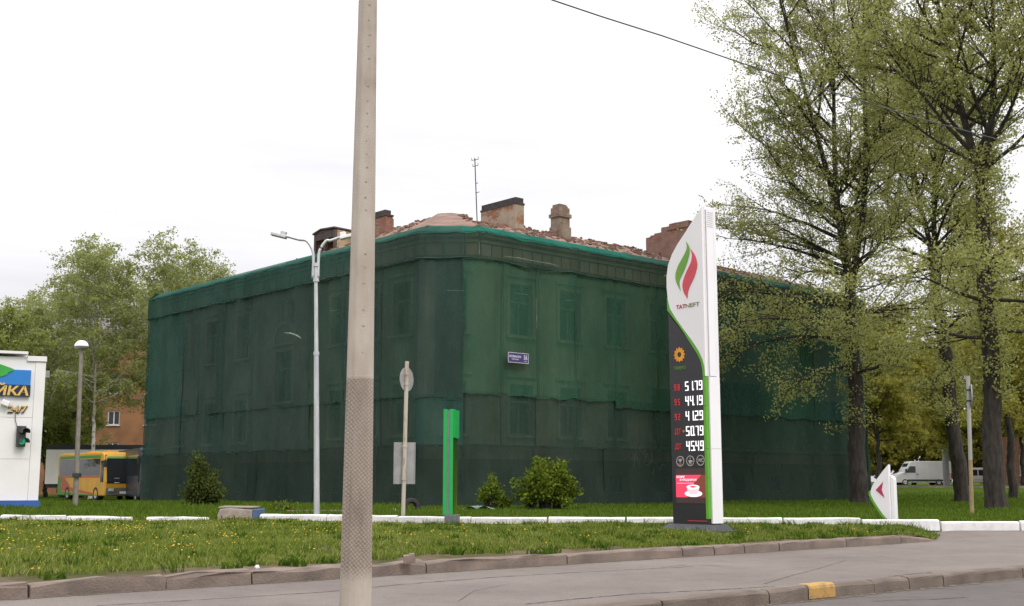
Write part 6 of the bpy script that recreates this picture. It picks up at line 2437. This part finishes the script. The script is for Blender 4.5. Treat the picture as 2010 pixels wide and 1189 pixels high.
# trees at left: birches and a poplar-like mass
f1 = big_tree(83, 19.0, 0.16, 7.0, 4.4, 2, 7.0, 44, 8, 6, 14, 0.175, birch=True, spread=0.08)
f2 = big_tree(95, 13.5, 0.18, 2.0, 4.3, 2, 2.6, 36, 8, 6, 19, 0.20, spread=0.1)
GLB = 'trees behind the car wash and bus at left'
def lpos(u, Y):
    x = at(u, 800, Y).x
    return (x, Y, ground_z(x, Y) - 0.1)
b1 = place_tree('birch_tree', 'tallest birch left of the netted building', lpos(186, 88), f1, M['birch'], M['leaf_c'], GLB)
for u, Y, rz, sc, lab in ((352, 90, 2.2, (1.0, 1.0, 1.0), 'birch whose crown rises behind the left end of the netting'),
                          (330, 99, 4.1, (0.9, 0.9, 0.93), 'birch with thin pale trunk close to the left end of the netting'),
                          (52, 92, 5.0, (0.95, 0.95, 0.82), 'sparse birch behind the car wash roof'),
                          (255, 142, 0.9, (1.5, 1.5, 1.33), 'tall birch rising behind the roof of the orange-brown house'),
                          (318, 146, 3.3, (1.6, 1.6, 1.38), 'tall birch behind the house, just over the left end of the netting'),
                          (105, 140, 2.6, (1.5, 1.5, 1.2), 'distant birch above the left end of the orange-brown house')):
    copy_tree(b1, lpos(u, Y), rz, sc, lab, GLB)
p1 = place_tree('bushy_tree', 'low bushy tree right behind the dome lamp post', lpos(98, 99), f2, M['bark'], M['leaf_c'], GLB)
for u, Y, rz, sc, lab in ((20, 96, 1.2, (1, 1, 0.95), 'bushy tree behind the car wash sign at the left edge'),
                          (-40, 82, 3.0, (1, 1, 0.95), 'bushy tree cut by the left edge of the picture'),
                          (140, 106, 4.4, (0.8, 0.8, 0.8), 'bushy tree at the left end of the orange-brown house'),
                          (376, 100, 0.4, (0.8, 0.8, 1.02), 'bushy tree whose top shows over the netting at left')):
    copy_tree(p1, lpos(u, Y), rz, sc, lab, GLB)


# shrubs ----------------------------------------------------------------
def shrub(seed, blobs, leaf_s, n_leaf, n_stem):
    """blobs: (x, y, z, rx, rz) lumps of foliage over stems from the ground"""
    g = TreeGen(seed)
    rng = g.rng
    pts = []
    tot = sum(b[3] ** 2 * b[4] for b in blobs)
    for (x, y, z, rx, rz) in blobs:
        for k in range(max(3, int(n_stem * rx ** 2 * rz / tot))):
            a = rng.uniform(0, 2 * np.pi); rr_ = rng.uniform(0.2, 0.95)
            tip = np.array([x + rx * rr_ * math.cos(a), y + rx * rr_ * math.sin(a), max(0.15, z + rz * rng.uniform(-0.6, 0.9))])
            root = np.array([x * 0.85 + rng.normal(0, 0.1), y + rng.normal(0, 0.1), -0.05])
            mid = root * 0.45 + tip * 0.55 + np.array([0, 0, 0.25])
            P = np.array([root, mid, tip])
            g.tube(P, 0.018, 0.005, 4)
            n = int(n_leaf * rx ** 2 * rz / tot / max(3, int(n_stem * rx ** 2 * rz / tot)))
            t = rng.uniform(0.35, 1.02, n)
            seg = P[1][None] * (1 - t)[:, None] + P[2][None] * t[:, None] + rng.normal(0, 0.075 + 0.05 * rx, (n, 3))
            pts.append(seg)
    Lp = np.concatenate(pts, 0)
    Lp[:, 2] = np.maximum(Lp[:, 2], 0.05)
    n = len(Lp)
    a = rng.normal(0, 1, (n, 3)); a[:, 2] += 0.3
    a /= np.linalg.norm(a, axis=1)[:, None]
    b = np.cross(a, rng.normal(0, 1, (n, 3))); b /= np.linalg.norm(b, axis=1)[:, None]
    sz = leaf_s * rng.uniform(0.6, 1.3, n)[:, None]
    W = np.stack([Lp - a * sz * 0.5, Lp + b * sz * 0.33, Lp + a * sz * 0.5, Lp - b * sz * 0.33], 1).reshape(-1, 3)
    return np.concatenate(g.V, 0), np.concatenate(g.F, 0), W, np.arange(n * 4).reshape(-1, 4)


s1 = shrub(3, [(0.9, 0, 0.95, 0.85, 0.85), (0.25, 0, 0.7, 0.7, 0.65), (1.45, 0.1, 0.75, 0.7, 0.7), (0.75, 0.2, 1.5, 0.55, 0.55), (1.35, 0.1, 1.45, 0.45, 0.5)], 0.13, 7500, 130)
place_tree('shrub', 'large bright green round shrub at the foot of the netting', gpos(0.45, 45.4), s1, M['bark'], M['leaf_d'], 'shrubs along the netting', cat='shrub', crown='foliage')
s2 = shrub(4, [(0, 0, 0.55, 0.42, 0.45), (0.1, 0, 1.05, 0.22, 0.3), (0.45, 0.1, 0.35, 0.4, 0.3), (-0.05, 0, 1.35, 0.12, 0.15)], 0.12, 1600, 50)
place_tree('shrub', 'small green shrub just left of the large round shrub', gpos(-0.85, 45.6), s2, M['bark'], M['leaf_d'], 'shrubs along the netting', cat='shrub', crown='foliage')
s3 = shrub(5, [(0, 0, 0.8, 0.75, 0.8), (0.35, 0, 0.5, 0.75, 0.5), (-0.1, 0, 1.5, 0.5, 0.5), (-0.15, 0, 1.9, 0.3, 0.3)], 0.12, 5200, 120)
place_tree('shrub', 'dark green upright shrub beside the concrete block at left', gpos(-12.0, 46.3), s3, M['bark'], M['leaf_e'], 'shrubs along the netting', cat='shrub', crown='foliage')
s4 = shrub(6, [(0, 0, 0.15, 0.45, 0.2), (0.4, 0, 0.2, 0.25, 0.2)], 0.11, 260, 24)
place_tree('weed_clump', 'low leafy weeds behind the white kerb near the street lamp', gpos(-7.4, 38.5), s4, M['bark'], M['leaf_d'], None, cat='weeds', crown='foliage')

# ================================================================== SMALL THINGS
# broken concrete block with a blue end
cb = thing('concrete_block', 'broken concrete block with blue painted end at the white kerb', 'block', (-8.30, 34.0, 0.36), R(-6))
mb = MB()
mb.prism([(0, 0), (1.0, 0), (1.0, 0.36), (0.62, 0.385), (0.30, 0.40), (0.05, 0.37), (-0.02, 0.2)], 0, 0.75)
mb.build('body', pm('block_concrete', (0.40, 0.35, 0.30), (0.28, 0.22, 0.18), 4, 0.9, 0.8, 18, detail=9), cb, bevel=0.03)
mb = MB(); mb.bx(1.003, 1.14, -0.01, 0.74, 0, 0.37); mb.build('painted_end', pm('blue_paint', (0.06, 0.12, 0.28), (0.10, 0.14, 0.24), 6, 0.8), cb, bevel=0.02)
mb = MB(); mb.bx(0, 0.98, 0.02, 0.74, 0.40, 0.425); mb.rbox((0.5, 0.4, 0.43), (1.02, 0.6, 0.03), (0.02, 0.01, 0.02))
mb.build('capping', M['concrete'], cb)
sl = thing('concrete_slab', 'long low reddish slab lying behind the white kerb near the lamp', 'slab', (-7.2, 38.2, ground_z(-7.2, 38.2)), R(-3))
mb = MB(); mb.bx(0, 2.6, 0, 0.5, -0.05, 0.14); mb.build('slab', pm('slab', (0.28, 0.2, 0.16), (0.2, 0.14, 0.11), 3, 0.9, 0.5, 20), sl, bevel=0.02)

ty = Vector((-3.72, 43.2, ground_z(-3.7, 43.2)))
mb = MB()
prof = [(0.19, -0.09), (0.29, -0.105), (0.33, -0.07), (0.34, 0.0), (0.33, 0.07), (0.29, 0.105), (0.19, 0.09), (0.17, 0.05), (0.17, -0.05), (0.19, -0.09)]
mb.lathe(prof, (0, 0, 0.16), 26, axis='y')
o = mb.build('tyre', M['tyre'], smooth=True)
o.location = (ty.x + 0.12, ty.y, ty.z - 0.02); o.rotation_euler = (R(-12), 0, R(28))
tag(o, 'old black tyre half sunk at the netting foot behind the rusty post', 'tyre')

def lump(name, label, cat, loc, size, mat, seed):
    rr_ = random.Random(seed)
    mb = MB()
    n = 9
    prof = []
    rings = []
    for j, (rad, z) in enumerate(((0.75, 0), (1.0, 0.3), (0.85, 0.7), (0.4, 1.0))):
        rings.append([mb.P((size[0] * rad * math.cos(2 * math.pi * k / n) * rr_.uniform(0.8, 1.15), size[1] * rad * math.sin(2 * math.pi * k / n) * rr_.uniform(0.8, 1.15), size[2] * z * rr_.uniform(0.85, 1.1))) for k in range(n)])
    for i in range(3):
        for k in range(n):
            mb.f.append([rings[i][k], rings[i][(k + 1) % n], rings[i + 1][(k + 1) % n], rings[i + 1][k]]); mb.m.append(0)
    mb.f.append(rings[-1]); mb.m.append(0)
    o_ = mb.build(name, mat)
    o_.location = loc
    return tag(o_, label, cat)


lump('stone', 'small pale stone on the grass beside the rusty sign post', 'stone', (-4.1, 41.5, ground_z(-4.1, 41.5) - 0.02), (0.14, 0.1, 0.15), M['concrete'], 3)
bx_, by_ = -1.50, 17.75
mb = MB(); mb.bx(-0.085, 0.085, -0.05, 0.05, 0, 0.12); mb.bx(0.005, 0.083, -0.048, 0.048, 0.121, 0.135)
o = mb.build('brick', pm('loose_brick', (0.27, 0.21, 0.17), (0.2, 0.15, 0.12), 8, 0.9, 0.5, 40), bevel=0.008)
o.location = (bx_, by_, lawn_z(bx_, by_) + 0.02); o.rotation_euler = (R(6), R(-5), R(12))
tag(o, 'greyish brick lying in the grass near the footpath kerb', 'brick')
px_, py_ = at(505, 1105, 16.6).x, 16.6
lump('paper_scrap', 'crumpled white paper scrap in the grass left of the pole', 'litter', (px_, py_, lawn_z(px_, py_) + 0.02), (0.035, 0.03, 0.05), M['white'], 9)
# torn strip of netting on the ground by the shrubs
V_, F_ = [], []
for i in range(31):
    t = i / 30
    for j in range(4):
        V_.append((-1.9 + 1.35 * t, 44.2 + 0.25 * math.sin(t * 5) + 0.12 * j, ground_z(-1, 44) + 0.06 + 0.12 * abs(math.sin(t * 7 + j * 0.8)) * math.sin(math.pi * t)))
for i in range(30):
    for j in range(3):
        F_.append((i * 4 + j, (i + 1) * 4 + j, (i + 1) * 4 + j + 1, i * 4 + j + 1))
o = np_mesh('net_scrap', np.array(V_), np.array(F_), pm('net_scrap', (0.22, 0.3, 0.26), (0.10, 0.16, 0.13), 5, 0.8), smooth=True)
tag(o, 'torn pale strip of netting crumpled on the grass left of the shrubs', 'netting scrap')
